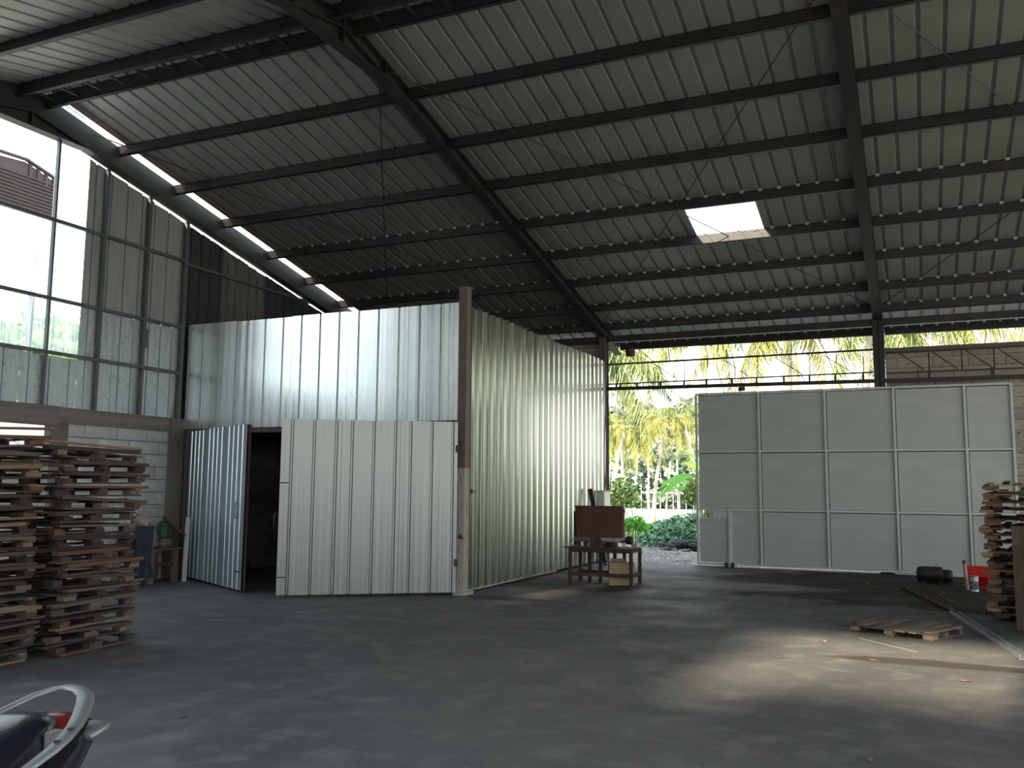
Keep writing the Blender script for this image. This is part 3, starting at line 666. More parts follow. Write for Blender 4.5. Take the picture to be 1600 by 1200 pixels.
# ------------------------------------------------------------------ machine on a steel table
tbx = thing('steel_work_table', 'dark rusty steel angle table carrying the hopper machine', 'table', (-4.60, 13.95, 0), .02)
W2, D2, HT = .50, .26, .56
for sx in (-1, 1):
    for sy in (-1, 1): pbox('table_leg', M['rust'], tbx, (sx * W2 - .025, sy * D2 - .025, 0), (sx * W2 + .025, sy * D2 + .025, HT))
for sy in (-1, 1):
    pbox('top_rail', M['rust'], tbx, (-W2, sy * D2 - .02, HT - .06), (W2, sy * D2 + .02, HT)); pbox('lower_rail', M['rust'], tbx, (-W2, sy * D2 - .02, .13), (W2, sy * D2 + .02, .18))
for sx in (-1, 1): pbox('lower_rail', M['rust'], tbx, (sx * W2 - .02, -D2, .13), (sx * W2 + .02, D2, .18)); pbox('top_rail', M['rust'], tbx, (sx * W2 - .02, -D2, HT - .05), (sx * W2 + .02, D2, HT))
for a, q in ((-.62, -.05), (.02, .52)): pbox('table_plate', M['rust'], tbx, (a, -.3, HT), (q, .25, HT + .012))
for x in (-.30, -.12, .12, .28): pbox('support_leg', M['rust'], tbx, (x - .025, .12, .0 if x < 0 else .2), (x + .025, .16, HT))
hp = thing('hopper_machine', 'red-brown steel hopper machine with shaft on the rusty table', 'machine', (-4.62, 13.98, HT + .014), .02)
MB().prism([(-.44, .64), (.36, .65), (.33, .16), (-.40, .16)], 'y', -.16, -.15).build('hopper_plate', M['tankbrown'], hp)
MB().prism([(-.15, .65), (.0, .60), (-.05, .16), (-.15, .16)], 'x', .335, .345).build('hopper_side', M['tankbrown'], hp)
MB().prism([(-.15, .65), (.0, .60), (-.05, .16), (-.15, .16)], 'x', -.425, -.415).build('hopper_side', M['tankbrown'], hp)
MB().prism([(-.42, .55), (.34, .55), (.32, .16), (-.40, .16)], 'y', -.01, .0).build('hopper_plate', M['tankbrown'], hp)
pbox('plate_edge', M['rust'], hp, (-.45, -.17, .635), (.37, -.14, .655))
MB().tube([(-.46, -.1, .12), (.44, -.1, .12)], .042, 12).build('roller_shaft', M['conc_light'], hp, True)
MB().lathe([(.02, -.05), (.10, -.045), (.10, -.02), (.06, -.015), (.06, .04)], 18, (-.08, -.17, .08), 'y').build('flange', M['rust'], hp)
MB().lathe([(.05, -.05), (.065, -.04), (.065, .04), (.05, .05)], 14, (.44, -.1, .12), 'x').build('bearing', M['black'], hp)
for x in (-.40, -.28, -.18, .05, .15): pbox('bearing_foot', M['rust'], hp, (x - .02, -.13, 0), (x + .02, -.07, .09))
MB().box((.0, -.05, 0), (.18, .15, .12)).build('gear_box', M['steel'], hp)
pbox('side_bar', M['steel'], hp, (-.50, -.06, .02), (-.45, 0, .56))
MB().tube([(-.5, -.1, .12), (-.55, -.14, .06), (-.53, -.12, .0)], .006, 6).build('crank_rod', M['rust'], hp)
for k, (z, l, rz) in enumerate(((0, 'lower cardboard box under the rusty table, standing on the floor', .35), (.175, 'upper cardboard box under the rusty table, with bent flaps', .38))):
    bx = thing('cardboard_box', l, 'box', (-4.32, 13.92, z), rz, 'cardboard boxes under the rusty table')
    MB().box((-.2, -.14, 0), (.2, .14, .17)).build('box_body', M['card'], bx)
    if k: MB().obox((-.05, .08, .19), (.22, .11, .006), (.5, 0, 0)).obox((-.24, 0, .165), (.1, .25, .006), (0, -.5, 0)).build('box_flap', M['card'], bx)
    pbox('box_seam', M['conc_light'], bx, (-.012, -.1405, .01), (.012, -.139, .16))
# things behind the machine
eb = thing('electrical_box', 'pale grey electrical box mounted low on the rusty column', 'box', (-5.88, 17.55, .95))
MB().box((0, -.2, 0), (.14, .2, .50)).build('box_body', M['white'], eb); MB().box((.14, -.18, .03), (.15, .18, .46)).build('box_door', M['white'], eb); MB().box((-.01, -.22, .50), (.17, .22, .515)).build('box_hood', M['conc_light'], eb)
plank((-5.58, 16.95, .02), (-5.80, 16.7, 1.5), .09, .03, 'dark flat bar leaning against the side wall behind the machine', M['steel'], 'leaning_bar', 'bar', roll=(0, 1, 0))
for k, (o_, l) in enumerate(((0, 'black cable looping down the rusty column to the electrical box'), (.09, 'second black cable bowing away from the rusty column'))):
    pts = [(-5.86 + .04 * math.sin(t * 3) , 17.98 - o_ * 3 * math.sin(t * PI) - .25 * t * t, 3.6 - 2.15 * t) for t in [i / 12 for i in range(13)]]
    tag(MB().tube(pts, .009, 6).build('power_cable', M['black']), l, 'cable')

# hanging weight
hg = thing('hanging_weight', 'round brown rusted weight hung from the eave beam on ropes', 'weight', (-5.33, 17.9, 4.33))
MB().lathe([(.03, -.09), (.09, -.085), (.10, -.06), (.10, .05), (.09, .075), (.03, .08)], 18).build('weight_body', M['rust'], hg, True)
MB().tube([(-.02, 0, .07), (-.03, .15, .42)], .008, 6).tube([(.03, 0, .07), (.03, .15, .42)], .008, 6).build('hanging_rope', M['black'], hg)
MB().tube([(0, 0, -.08), (.0, 0, -.45), (.03, .0, -.62)], .007, 6).build('red_cord', M['rust'], hg)

# ------------------------------------------------------------------ corner clutter by the block wall
bn = thing('timber_bench', 'rough timber bench with clutter against the pale block wall', 'bench', (-10.95, 10.5, 0))
pbox('bench_top', M['board'], bn, (-.28, -.75, .50), (.25, .62, .53))
for x, y in ((-.22, -.65), (.2, -.65), (.2, .0), (-.22, .5), (.2, .5)): pbox('bench_leg', M['board'], bn, (x - .035, y - .045, 0), (x + .035, y + .045, .5))
pbox('bench_rail', M['rust'], bn, (.17, -.65, .25), (.21, .5, .31)); 
for k, z in enumerate((.53, .57, .62)): pbox('stacked_slat', M['wood_r'], bn, (-.25, -.3 + .05 * k, z + .17), (-.1, .55, z + .195))
for y in (-.25, .45): pbox('slat_support', M['board'], bn, (-.24, y, .53), (-.12, y + .05, .70))
pole = thing('white_pole', 'cream painted pole leaning upright in the corner beside the left door', 'pole', (-10.62, 11.08, 0))
MB().tube([(0, 0, 0), (.0, .03, 1.0)], .04, 12).build('pole_body', M['white'], pole)
def blob(name, m, loc, size, label, cat, seed=1, rough_=.18, flat=True, parent=None):
    import bmesh
    bm = bmesh.new(); bmesh.ops.create_icosphere(bm, subdivisions=4, radius=1); rr = random.Random(seed)
    ph = [(rr.uniform(1, 5), rr.uniform(0, 6), Vector((rr.uniform(-1, 1), rr.uniform(-1, 1), rr.uniform(-1, 1))).normalized()) for _ in range(9)]
    for v in bm.verts:
        d = 1 + sum(math.sin(f * v.co.dot(a) * 3 + p) for f, p, a in ph) / 9 * rough_ * 3
        v.co = Vector((v.co.x * size[0], v.co.y * size[1], v.co.z * size[2])) * d
        if flat: v.co.z = max(v.co.z, -size[2] * .8)
    me = bpy.data.meshes.new(name); bm.to_mesh(me); bm.free(); me.materials.append(m)
    me.polygons.foreach_set('use_smooth', [True] * len(me.polygons))
    o = put(name, me, parent, loc); 
    return tag(o, label, cat) if label else o
blob('crumpled_sack', M['sack'], (-10.78, 10.38, .69), (.18, .24, .2), 'crumpled grey-brown sack slumped on the timber bench', 'sack', 4)
blob('plastic_bag', M['green'], (-10.92, 10.92, .72), (.12, .13, .24), 'green plastic bag on the bench beside the cream pole', 'bag', 9)
blob('dirt_bundle', M['board'], (-10.72, 10.72, .60), (.11, .13, .08), 'small brown bundle lying on the bench end', 'bundle', 12)
plank((-10.78, 10.75, 1.0), (-10.62, 11.05, .72), .07, .04, 'red-brown stick propped over the green bag', M['rust'], 'loose_board')
# blue jacket hanging over the end of the pallet stack
def cloth(name, m, o0, U, V, wu, wv, n, amp, label, cat, seed):
    rr = random.Random(seed); U = Vector(U); V = Vector(V); Nn = U.cross(V).normalized(); b = MB(); vs_ = []
    a1, a2 = rr.uniform(0, 6), rr.uniform(0, 6)
    for j in range(n + 1):
        for i in range(n + 1):
            u, v = i / n, j / n
            vs_.append(Vector(o0) + U * wu * (u - .5) * (1 - .25 * math.sin(v * 2.6)) + V * wv * v + Nn * (amp * math.sin(u * 13 + a1 + v * 2) * (.3 + v) + amp * .6 * math.sin(v * 7 + a2)))
    k = len(vs_)
    vs_ += [q - Nn * .012 for q in vs_]
    fs = [(j * (n + 1) + i, j * (n + 1) + i + 1, (j + 1) * (n + 1) + i + 1, (j + 1) * (n + 1) + i) for j in range(n) for i in range(n)]
    fs += [tuple(k + t for t in f[::-1]) for f in fs]
    for i in range(n):
        for (p, q) in ((i, i + 1), (n * (n + 1) + i + 1, n * (n + 1) + i), ((i + 1) * (n + 1), i * (n + 1)), (i * (n + 1) + n, (i + 1) * (n + 1) + n)):
            fs.append((p, k + p, k + q, q))
    b.add(vs_, fs); return tag(b.build(name, m, smooth=True), label, cat)
cloth('blue_jacket', M['blue'], (-6.93, 6.66, 1.10), (.25, .97, 0), (0, .05, -1), .22, .50, 16, .02, 'dark blue jacket hanging from the pallet stack beside the block wall', 'jacket', 3)
blob('tan_cap', M['sack'], (-6.96, 6.66, 1.15), (.08, .10, .06), 'tan cloth bundle draped above the dark blue jacket', 'cloth', 7)

# ------------------------------------------------------------------ dry leaves and crumbs on the floor
leafpos = [(-1.18, 14.1), (-.55, 13.3), (.1, 14.6), (.35, 14.1), (.30, 15.1), (-.35, 15.3), (-.8, 15.9), (.55, 14.9), (.62, 13.7), (-3.0, 13.6), (-2.4, 12.9), (-4.45, 12.9), (-5.0, 10.2), (-4.3, 9.9),
           (-6.8, 8.0), (-7.4, 9.2), (-8.3, 9.2), (-3.1, 7.3), (-1.2, 8.6), (-.4, 8.8), (.3, 8.2), (-.9, 9.7), (-4.42, 4.65), (.75, 10.6), (.95, 9.5), (-.05, 13.0), (-1.9, 11.4), (-3.6, 11.0), (-1.0, 6.3), (-.3, 5.6), (-6.9, 9.6), (-5.6, 8.9), (.15, 15.5), (.25, 14.7), (.05, 14.9), (.45, 14.4), (.38, 13.9), (.20, 13.6), (.12, 12.9), (.33, 12.4), (.42, 11.9), (-.25, 14.9), (-.3, 14.6), (.5, 15.3), (.6, 14.6), (.7, 12.9), (-1.6, 16.2), (-2.1, 15.2)]
b = MB(); b.add([(-.05, 0, .002), (-.02, .022, .008), (.03, .018, .005), (.055, 0, .012), (.03, -.02, .006), (-.02, -.022, .009)], [(0, 5, 4, 3, 2, 1)]); lm = b.mesh('dry_leaf', M['leafdry'])
for i, (x, y) in enumerate(leafpos):
    o = put('dry_leaf', lm, None, (x, y, .003), (R.uniform(-.15, .15), R.uniform(-.15, .15), R.uniform(0, 6)), [R.uniform(.5, .95) * (1.35 if y > 12 else 1)] * 3)
    tag(o, 'small curled dry brown leaf lying on the concrete floor', 'leaf', 'dry leaves on the floor')

# ------------------------------------------------------------------ motorbike tail, bottom left
mb = thing('motorcycle', 'black motorcycle tail with grey grab rail at the bottom left', 'motorcycle', (-1.76, 1.38, 0), math.radians(13.9))
# local frame: +y = to the rear of the bike, x = sideways, origin below the rear end of the seat
def loft(secs, n=18):
    """secs: (y, half width, z bottom, z top)"""
    b = MB(); vs_ = []
    for (y, w_, zb, zt) in secs:
        for k in range(n):
            t = 2 * PI * k / n; c, s_ = math.cos(t), math.sin(t)
            c = math.copysign(abs(c) ** .6, c); s_ = math.copysign(abs(s_) ** .6, s_)
            vs_.append((w_ * c, y, (zb + zt) / 2 + (zt - zb) / 2 * s_))
    fs = [(i * n + (k + 1) % n, i * n + k, (i + 1) * n + k, (i + 1) * n + (k + 1) % n) for i in range(len(secs) - 1) for k in range(n)]
    fs += [tuple(range(n)), tuple((len(secs) - 1) * n + k for k in range(n))[::-1]]
    return b.add(vs_, fs)
loft([(-.95, .08, .80, .87), (-.88, .11, .78, .89), (-.6, .135, .78, .90), (-.35, .14, .82, .94), (-.15, .118, .88, 1.0), (-.03, .095, .90, 1.018), (.03, .07, .93, 1.014), (.06, .035, .95, 1.0)]).build('seat', M['seat'], mb, True)
loft([(-.95, .06, .6, .80), (-.6, .13, .58, .80), (-.2, .125, .68, .88), (.0, .10, .78, .915), (.10, .075, .84, .945), (.20, .04, .89, .955), (.235, .015, .92, .95)]).build('tail_cowl', M['gloss'], mb, True)
loft([(.05, .055, .945, .975), (.13, .055, .945, .99), (.185, .03, .95, .975)]).build('tail_light', M['redlens'], mb, True)
def rail(pts, w_, t):
    b = MB(); vs_ = []
    for i, p in enumerate(pts):
        p = Vector(p); d = (Vector(pts[min(i + 1, len(pts) - 1)]) - Vector(pts[max(i - 1, 0)])).normalized(); s_ = d.cross(Vector((0, 0, 1))).normalized(); u = s_.cross(d)
        ww = w_[i] if isinstance(w_, list) else w_
        vs_ += [p + s_ * a * ww / 2 + u * c * t / 2 for a, c in ((-1, -.4), (-.7, 1), (.7, 1), (1, -.4), (.7, -1), (-.7, -1))]
    n = 6; fs = [(i * n + k, i * n + (k + 1) % n, (i + 1) * n + (k + 1) % n, (i + 1) * n + k) for i in range(len(pts) - 1) for k in range(n)] + [tuple(range(n))[::-1], tuple((len(pts) - 1) * n + k for k in range(n))]
    return b.add(vs_, fs)
RP = [(-.15, -.30, .90), (-.148, -.10, .945), (-.138, .06, .98), (-.133, .107, .988), (-.107, .182, 1.008), (-.077, .205, 1.018), (-.045, .212, 1.024), (.005, .19, 1.025), (.045, .155, 1.023), (.078, .108, 1.02), (.116, .041, 1.012), (.146, -.02, 1.004), (.162, -.075, .992), (.164, -.111, .98), (.158, -.145, .968), (.148, -.19, .95), (.14, -.25, .92)]
RW = [.014, .014, .015, .016, .020, .026, .031, .036, .038, .038, .036, .034, .032, .030, .028, .024, .02]
rl = rail(RP, RW, .011).build('grab_rail', M['alu'], mb, True)
for x_, y_, z_ in ((.160, -.052, 1.0045), (.164, -.098, .992)): MB().lathe([(.0065, 0), (.0065, .0035)], 12, (x_, y_, z_)).build('bolt_hole', M['black'], rl)
loft([(.10, .05, .86, .875), (.18, .05, .82, .835), (.24, .045, .76, .77), (.30, .04, .64, .65)]).build('rear_fender', M['black'], mb, True)
loft([(.15, .022, .925, .94), (.205, .03, .935, .955), (.222, .02, .94, .95)]).build('plate_light', M['alu'], mb, True, loc=(.05, 0, 0))
MB().box((.10, -.05, .955), (.118, -.02, .995)).build('seat_lock', M['alu'], mb)
for s_ in (-1, 1): loft([(.0, .02, .83, .87), (.05, .025, .825, .875), (.08, .01, .84, .86)]).build('turn_signal', M['alu'], mb, True, loc=(s_ * .16, 0, 0))
for y in (-.02, -1.26):
    n1 = 36; pr_ = [(.33 - .05 + .05 * math.cos(a), .05 * math.sin(a)) for a in [2 * PI * k / 12 for k in range(13)]]
    b = MB(); vs_ = []
    for k in range(n1):
        t = 2 * PI * k / n1
        for (r_, x_) in pr_[:-1]: vs_.append((x_, y + r_ * math.cos(t), .33 + r_ * math.sin(t)))
    b.add(vs_, [(k * 12 + j, k * 12 + (j + 1) % 12, ((k + 1) % n1) * 12 + (j + 1) % 12, ((k + 1) % n1) * 12 + j) for k in range(n1) for j in range(12)])
    wh = b.build('wheel', M['black'], mb, True)
    s2 = MB().lathe([(.03, -.04), (.03, .04)], 12, (0, y, .33), 'x')
    for k in range(5): t = 2 * PI * k / 5; s2.bar((0, y, .33), (0, y + .25 * math.cos(t), .33 + .25 * math.sin(t)), .03, .02, (1, 0, 0))
    s2.build('spokes', M['alu'], wh)
loft([(-1.0, .10, .30, .52), (-.7, .14, .26, .52), (-.35, .12, .28, .55), (-.1, .04, .3, .5)]).build('engine', M['steel'], mb, True)
loft([(-1.22, .07, .7, 1.03), (-1.05, .12, .7, 1.04), (-.92, .09, .7, .90)]).build('fuel_tank', M['gloss'], mb, True)
MB().tube([(0, -1.26, .3), (.0, -1.12, .98)], .03, 8).tube([(-.32, -1.02, 1.0), (0, -1.12, 1.0), (.32, -1.02, 1.0)], .012, 8).build('handlebar', M['steel'], mb)
MB().tube([(.14, -.7, .3), (.16, -.2, .34), (.17, .12, .4)], [.02, .035, .04], 10).build('exhaust', M['steel'], mb, True)
MB().tube([(-.1, -.5, .32), (-.24, -.52, .0)], .01, 6).build('side_stand', M['steel'], mb)

# ------------------------------------------------------------------ outside, rear: palms, bananas, shrubs, soil, litter
def frond_mesh(L_, droop, hang, seed, m, nl=34, lw=.05, ll=.75):
    rr = random.Random(seed); b = MB(); pts = []
    for i in range(11):
        t = i / 10; pts.append(Vector((L_ * (t - .12 * t * t * droop), 0, L_ * (.28 * t - droop * .62 * t * t))))
    b.tube(pts, [.035 * (1 - .85 * i / 10) + .004 for i in range(11)], 5)
    for i in range(nl):
        t = .12 + .87 * i / nl; q = t * 10; j = min(int(q), 9); p = pts[j].lerp(pts[j + 1], q - j); d = (pts[j + 1] - pts[j]).normalized()
        l = ll * (math.sin(PI * min(1, t * .9 + .12)) ** .6) * rr.uniform(.85, 1.1)
        for s_ in (-1, 1):
            side = Vector((0, s_, 0)); dd = (side * (1 - hang) + d * .45 + Vector((0, 0, -hang * rr.uniform(.9, 1.5)))).normalized()
            e = p + dd * l; mid = p + dd * l * .5 + Vector((0, 0, .05)); wv2 = d * lw * .5
            e = e + Vector((0, 0, -.18 * l))
            b.add([p - wv2 * .5, p + wv2 * .5, mid + wv2, mid - wv2, e], [(0, 1, 2, 3), (3, 2, 4)])
    return b.mesh('frond', m)
FM = {k: [frond_mesh(3.6, 1.0, .55, 1, M[k]), frond_mesh(3.3, 1.35, .7, 2, M[k]), frond_mesh(3.8, .7, .45, 3, M[k])] for k in ('frond', 'frond2')}
def palm(x, y, h, n, label, key='frond', sc_=1., seed=1, lean=(0, 0), a0=0):
    rr = random.Random(seed); p = thing('palm_tree', label, 'palm', (x, y, -.05), 0, None)
    tp = Vector((lean[0], lean[1], h)); pts = [Vector((lean[0] * t * t, lean[1] * t * t, h * t)) for t in [i / 8 for i in range(9)]]
    MB().tube(pts, [.15 * sc_ - .06 * sc_ * i / 8 for i in range(9)], 10).build('trunk', M['trunk'], p, True)
    for i in range(n):
        ring = i % 3; me = FM[key][ring]
        put('frond', me, p, tp, (rr.uniform(-.25, .25), rr.uniform(-.15, .35) + [0, .45, -.35][ring], a0 + 2 * PI * i / n + rr.uniform(-.2, .2)), [sc_ * rr.uniform(.85, 1.1)] * 3)
    return p
palm(-9.6, 27.0, 6.2, 16, 'large coconut palm whose fronds hang left of the open gateway', 'frond2', 1.15, 1)
palm(-8.6, 24.4, 5.7, 16, 'near coconut palm whose leaflets droop beside the rusty column', 'frond2', 1.0, 12)
palm(.6, 26.5, 6.3, 15, 'yellow palm right of the middle steel column', 'frond', .9, 13)
palm(-3.6, 29.5, 7.0, 16, 'yellow-green coconut palm hanging over the middle of the gateway', 'frond', 1.15, 2)
palm(-1.3, 24.6, 6.0, 15, 'leaning palm with pale trunk beside the middle steel column', 'frond2', .9, 3, (.4, 0))
palm(2.2, 29.0, 7.2, 16, 'yellow-green palm above the tan block wall', 'frond', 1.05, 4)
palm(-6.6, 31.0, 7.4, 15, 'coconut palm hanging over the left part of the gateway', 'frond', 1.1, 5)
palm(-9.8, 36.0, 4.3, 14, 'short palm with orange-yellow fronds beyond the gateway', 'frond', .65, 6, (.7, 0))
palm(-14.5, 45.0, 4.6, 14, 'small far palm seen above the left shrub', 'frond', .9, 7, (.8, 0))
palm(-18.5, 60.0, 5.5, 14, 'farther small palm behind the bright field', 'frond', 1.0, 8)
palm(-12.4, 33.0, 5.6, 14, 'green palm close behind the steel column', 'frond2', .95, 9)
palm(-11.5, 52.0, 6.0, 13, 'slim far palm between field and trees', 'frond2', 1.0, 10, (-1, 0))

def leafcloud(n, size, ls, seed, m, name='foliage', flat=0., bottom=0.):
    rr = random.Random(seed); b = MB()
    for i in range(n):
        while True:
            p = Vector((rr.uniform(-1, 1), rr.uniform(-1, 1), rr.uniform(-1, 1)))
            if p.length < 1 and (p.length > .45 or rr.random() < .3) and p.z > bottom: break
        p = Vector((p.x * size[0], p.y * size[1], p.z * size[2]))
        a = Euler((rr.uniform(-1, 1), rr.uniform(-1, 1), rr.uniform(0, 6.3))).to_matrix(); l = ls * rr.uniform(.6, 1.3)
        q = [Vector((-l, 0, 0)), Vector((0, l * .45, l * .08)), Vector((l, 0, -l * .15)), Vector((0, -l * .45, l * .08))]
        b.add([p + a @ v for v in q], [(0, 1, 2, 3)])
    return b.mesh(name, m)
# ivy mound
im = leafcloud(6000, (2.1, 1.9, .85), .085, 5, M['ivy'], 'ivy_foliage', bottom=-.1)
o = put('ivy_shrub', im, None, (-5.25, 25.2, .0)); tag(o, 'low dense blue-green creeper mound outside the gateway', 'shrub', kind='thing')
o = put('ivy_shrub', leafcloud(2600, (1.1, 1.0, .55), .08, 6, M['ivy'], 'ivy_foliage', bottom=-.1), None, (-6.9, 27.4, 0)); tag(o, 'smaller creeper clump behind the main mound, toward the left', 'shrub', kind='thing')
# shrubs with stems
def shrub(x, y, h, label, m, seed, wd=.7, ls=.11, n=700):
    p = thing('leafy_shrub', label, 'shrub', (x, y, -.05)); rr = random.Random(seed); b = MB()
    for k in range(6): b.tube([(0, 0, 0), (rr.uniform(-.2, .2), rr.uniform(-.2, .2), h * .5), (rr.uniform(-wd, wd) * .6, rr.uniform(-.3, .3), h * .95)], [.02, .014, .006], 5)
    b.build('stems', M['trunk'], p); put('foliage', leafcloud(n, (wd, wd, h * .45), ls, seed, m), p, (0, 0, h * .62)); return p
shrub(-6.95, 22.6, 1.75, 'yellow-green shrub beyond the machine, beside the column', M['bush'], 11, .5, .07, 700)
shrub(-6.35, 21.6, .85, 'low broad-leaved plant just behind the hopper machine', M['banana'], 12, .35, .1, 200)
shrub(-5.35, 24.4, 1.9, 'tall bright shrub under the banana leaves near the gate edge', M['bush'], 13, .45, .07, 900)
def banana_leaf(L_, W_, seed):
    b = MB(); vs_ = []; n = 9
    for i in range(n + 1):
        t = i / n; w_ = W_ * math.sin(PI * min(1, t * .95 + .04)) ** .6
        x = L_ * (t - .15 * t * t); z = L_ * (.45 * t - .6 * t * t)
        vs_ += [(x, -w_, z - .12 * w_), (x, 0, z + .04), (x, w_, z - .12 * w_)]
    fs = [(i * 3 + j, i * 3 + j + 1, (i + 1) * 3 + j + 1, (i + 1) * 3 + j) for i in range(n) for j in range(2)]
    b.add(vs_, fs); return b.mesh('banana_leaf', M['banana'])
BL = [banana_leaf(1.7, .24, 1), banana_leaf(1.35, .2, 2)]
def banana(x, y, h, label, seed, rots):
    p = thing('banana_plant', label, 'plant', (x, y, -.05)); rr = random.Random(seed)
    MB().tube([(0, 0, 0), (.03, 0, h * .6), (0, 0, h)], [.12, .09, .05], 10).build('stem', M['bush'], p, True)
    for a, t in rots: put('banana_leaf', BL[rr.randint(0, 1)], p, (0, 0, h * rr.uniform(.9, 1)), (0, t, a), None)
banana(-5.35, 25.2, 1.9, 'bright green banana plant beside the gate edge', 3, [(2.9, .0), (2.3, -.5), (.6, -.9), (4.0, .1), (1.6, -.7), (5.2, -.4), (3.4, -1.0)])
banana(-5.9, 26.6, 1.5, 'second banana plant with arching leaves farther back', 4, [(2.8, -.1), (3.6, -.4), (.4, -.6), (1.5, -.5), (4.7, -.2)])
blob('soil_heap', M['soil'], (-5.25, 23.3, .04), (.75, .4, .17), 'heap of dark soil before the creeper mound', 'heap', 21, .3)
for i, (x, y, s_) in enumerate(((-5.55, 23.0, .14), (-5.2, 22.85, .1), (-4.8, 23.0, .13), (-6.0, 22.7, .05))):
    blob('dark_stone', M['soil'], (x, y, .12 - .02 * i), (s_, s_ * .8, s_ * .6), ['largest dark stone on the soil heap', 'small dark stone at the front of the soil heap', 'dark stone at the gate side of the soil heap', 'pebble-sized dark stone left of the soil heap'][i], 'stone', 30 + i, .2)
# litter of dry leaves and chippings outside
rr = random.Random(5); b = MB()
for i in range(2600):
    x, y = rr.uniform(-9, -3), rr.uniform(18.4, 25.5); s_ = rr.uniform(.02, .06); a = rr.uniform(0, 6.3); z = -.02 + rr.uniform(0, .03)
    b.add([(x + s_ * math.cos(a), y + s_ * math.sin(a), z), (x - s_ * .5 * math.sin(a), y + s_ * .5 * math.cos(a), z + .012), (x - s_ * math.cos(a), y - s_ * math.sin(a), z + .01), (x + s_ * .5 * math.sin(a), y - s_ * .5 * math.cos(a), z)], [(0, 1, 2, 3)])
tag(b.build('leaf_litter', M['conc_light']), 'pale leaf litter and chippings on the ground outside the gateway', 'litter', kind='stuff')
# weeds in front of the field
b = MB()
for i in range(900):
    x, y = rr.uniform(-9.5, -4.5), rr.uniform(25.5, 30); h = rr.uniform(.2, .75); l = rr.uniform(-.15, .15)
    b.add([(x - .012, y, -.05), (x + .012, y, -.05), (x + l, y + l * .5, h)], [(0, 1, 2)])
tag(b.build('tall_weeds', M['bush']), 'thin tall weeds before the bright field', 'grass', kind='stuff')
# far trees
FT = [leafcloud(1500, (2.6, 2.2, 2.6), .34, 40 + i, M['far']) for i in range(3)]
ftl = ['pale round tree at the far end of the field, behind the column', 'pale far tree right of the first', 'tall pale tree in the middle of the far treeline', 'lower pale tree in the far treeline', 'pale tree behind the slim palm', 'broad pale tree near the gate edge', 'pale tree half hidden by the banana leaves', 'farthest pale tree above the fence', 'hazy tree above the tan block wall', 'hazy tree beyond the right wall end']
for i, (x, y, h) in enumerate(((-33, 78, 6), (-29, 80, 7.5), (-25.5, 76, 6.2), (-22.5, 79, 8), (-19.5, 74, 5.5), (-17, 78, 7), (-14, 72, 6.5), (-27, 90, 10), (-20, 90, 10), (-36, 84, 8))):
    p = thing('far_tree', ftl[i] if i < len(ftl) else 'far tree', 'tree', (x, y, -.05), 0, None)
    MB().tube([(0, 0, 0), (.2, 0, h * .6)], [.22, .12], 8).build('trunk', M['trunk'], p); put('crown', FT[i % 3], p, (0, 0, h * .62), (0, 0, i), (h / 5.5, h / 5.5, h / 5.6))
rr = random.Random(77); b = MB()
for i in range(5200):
    p = Vector((rr.uniform(-52, -6), rr.uniform(70, 74), 4.6 * rr.random() ** 1.3)); a = Euler((rr.uniform(-1, 1), rr.uniform(-1, 1), rr.uniform(0, 6.3))).to_matrix(); l = rr.uniform(.25, .6)
    b.add([p + a @ v for v in (Vector((-l, 0, 0)), Vector((0, l * .5, 0)), Vector((l, 0, 0)), Vector((0, -l * .5, 0)))], [(0, 1, 2, 3)])
tag(b.build('far_undergrowth', M['under']), 'blue-green undergrowth beneath the far trees beyond the field', 'undergrowth', kind='stuff')
b = MB()
for i in range(40):
    x = -50 + i * 1.1 + rr.uniform(-.4, .4); b.tube([(x, 69.3, 0), (x + rr.uniform(-.4, .4), 69.5, rr.uniform(3, 6))], .09, 5)
tag(b.build('far_stems', M['trunk']), 'thin pale stems along the front of the far trees', 'stems', kind='stuff')
fn = thing('far_fence', 'pale picket fence across the far side of the field', 'fence', (-24, 68, 0), .0)
for k in range(40): pbox('picket', M['conc_light'], fn, (-9 + k * .5, -.03, 0), (-8.94 + k * .5, .03, 1.4))
pbox('fence_rail', M['conc_light'], fn, (-9, -.03, 1.2), (11, .03, 1.3))

# ------------------------------------------------------------------ outside, left
nb = thing('neighbour_building', 'dark brown slatted gable of a neighbouring building seen through the upper left opening', 'building', (-19, 0, 0))
MB().prism([(8.5, 8.85), (13.2, 9.02), (14.05, 9.10), (14.95, 8.85), (14.95, 7.95), (13.4, 7.86), (8.5, 7.6)], 'x', -.12, 0).build('gable_wall', M['neigh'], nb)
for k in range(13): pbox('slat', M['neigh'], nb, (0, 8.5, 7.72 + k * .085), (.035, 14.9, 7.755 + k * .085))
MB().bar((.02, 14.05, 9.16), (.02, 14.98, 8.92), .1, .05).build('verge_board', M['neigh'], nb); MB().bar((.02, 8.5, 8.93), (.02, 14.05, 9.16), .1, .05).build('verge_board', M['neigh'], nb)
for k in range(4): pbox('vent_lattice', M['neigh'], nb, (-.05, 14.15 + k * .22, 8.78 - k * .05), (.03, 14.22 + k * .22, 9.12 - k * .055))
for x_, y_ in ((-.06, 10), (-.06, 14.5)): pbox('support_post', M['neigh'], nb, (x_ - .05, y_ - .06, 0), (x_ + .05, y_ + .06, 7.8))
lt = thing('neighbour_roof', 'sunlit pinkish ribbed roof outside the gap above the pallets', 'roof', (-15.5, 8.5, 0))
b = MB()
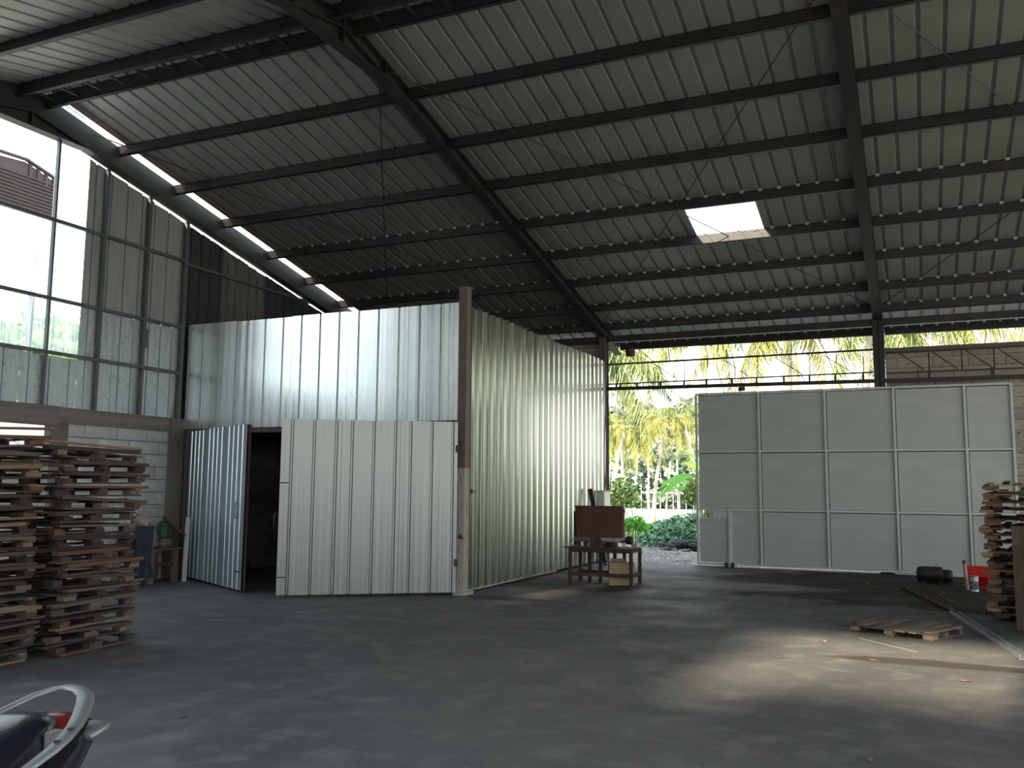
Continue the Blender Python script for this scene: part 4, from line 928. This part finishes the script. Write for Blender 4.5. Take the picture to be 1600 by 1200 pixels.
for k in range(26): b.bar((1.6, -6 + k * .35, 2.05), (-2.6, -6 + k * .35 + .9, 3.3), .17, .03)
b.build('roof_ribs', M['pinkroof'], lt); MB().prism([(1.7, 2.02), (-2.7, 3.28), (-2.7, 3.2), (1.7, 1.95)], 'y', -6.2, 4.5).build('roof_deck', M['pinkroof'], lt)
MB().box((1.3, -6, 0), (1.35, 4, 1.95)).build('house_wall', M['block_tan'], lt)
for i, (x, y, h, s_, l) in enumerate(((-24, 18, 5.6, 1.3, 'pale green tree behind the clear plastic panels, nearer the mullion'), (-30, 24, 7.0, 1.7, 'taller tree behind the clear plastic panels'), (-22, 11, 4.6, 1.0, 'low tree behind the clear plastic panels at the picture edge'))):
    p = thing('far_tree', l, 'tree', (x, y, -.05)); MB().tube([(0, 0, 0), (.1, 0, h * .6)], [.2, .1], 8).build('trunk', M['trunk'], p)
    put('crown', leafcloud(1300, (2.4, 2.4, 1.6), .3, 60 + i, M['bush']), p, (0, 0, h * .72), None, (s_, s_, s_))

# ------------------------------------------------------------------ outside, front (behind the camera): unseen trees added, heights shaped to block sun around the floor patch
import bmesh
rr = random.Random(11); b = MB()
bm = bmesh.new(); bmesh.ops.create_icosphere(bm, subdivisions=3, radius=1); iv = [v.co.copy() for v in bm.verts]; ifc = [tuple(v.index for v in f.verts) for f in bm.faces]; bm.free()
x = -50.
while x < 36:
    hgt = 4.6 if x < -17 else (15. if x < -8.6 else 10.2 if x < -5.2 else (7.9 if x < -1.9 else 2.6))
    for k in range(3 if hgt < 9 else 7):
        rad = rr.uniform(1.7, 2.1) if hgt > 3 else 1.3; zc = hgt - rad * 1.05 if k == 0 else rr.uniform(1, max(1.2, hgt - rad - 1.5)); c = Vector((x + rr.uniform(-.3, .3), -12 + rr.uniform(-1.0, 1.0), zc))
        b.add([c + v * rad * (1 + .10 * math.sin(9 * v.x + 7 * v.y + 5 * v.z + x)) for v in iv], ifc)
    x += 1.0
tag(b.build('sun_blocking_trees', M['blocker'], smooth=False), 'unseen row of dense trees added behind the viewer to block the sun', 'trees', kind='stuff')
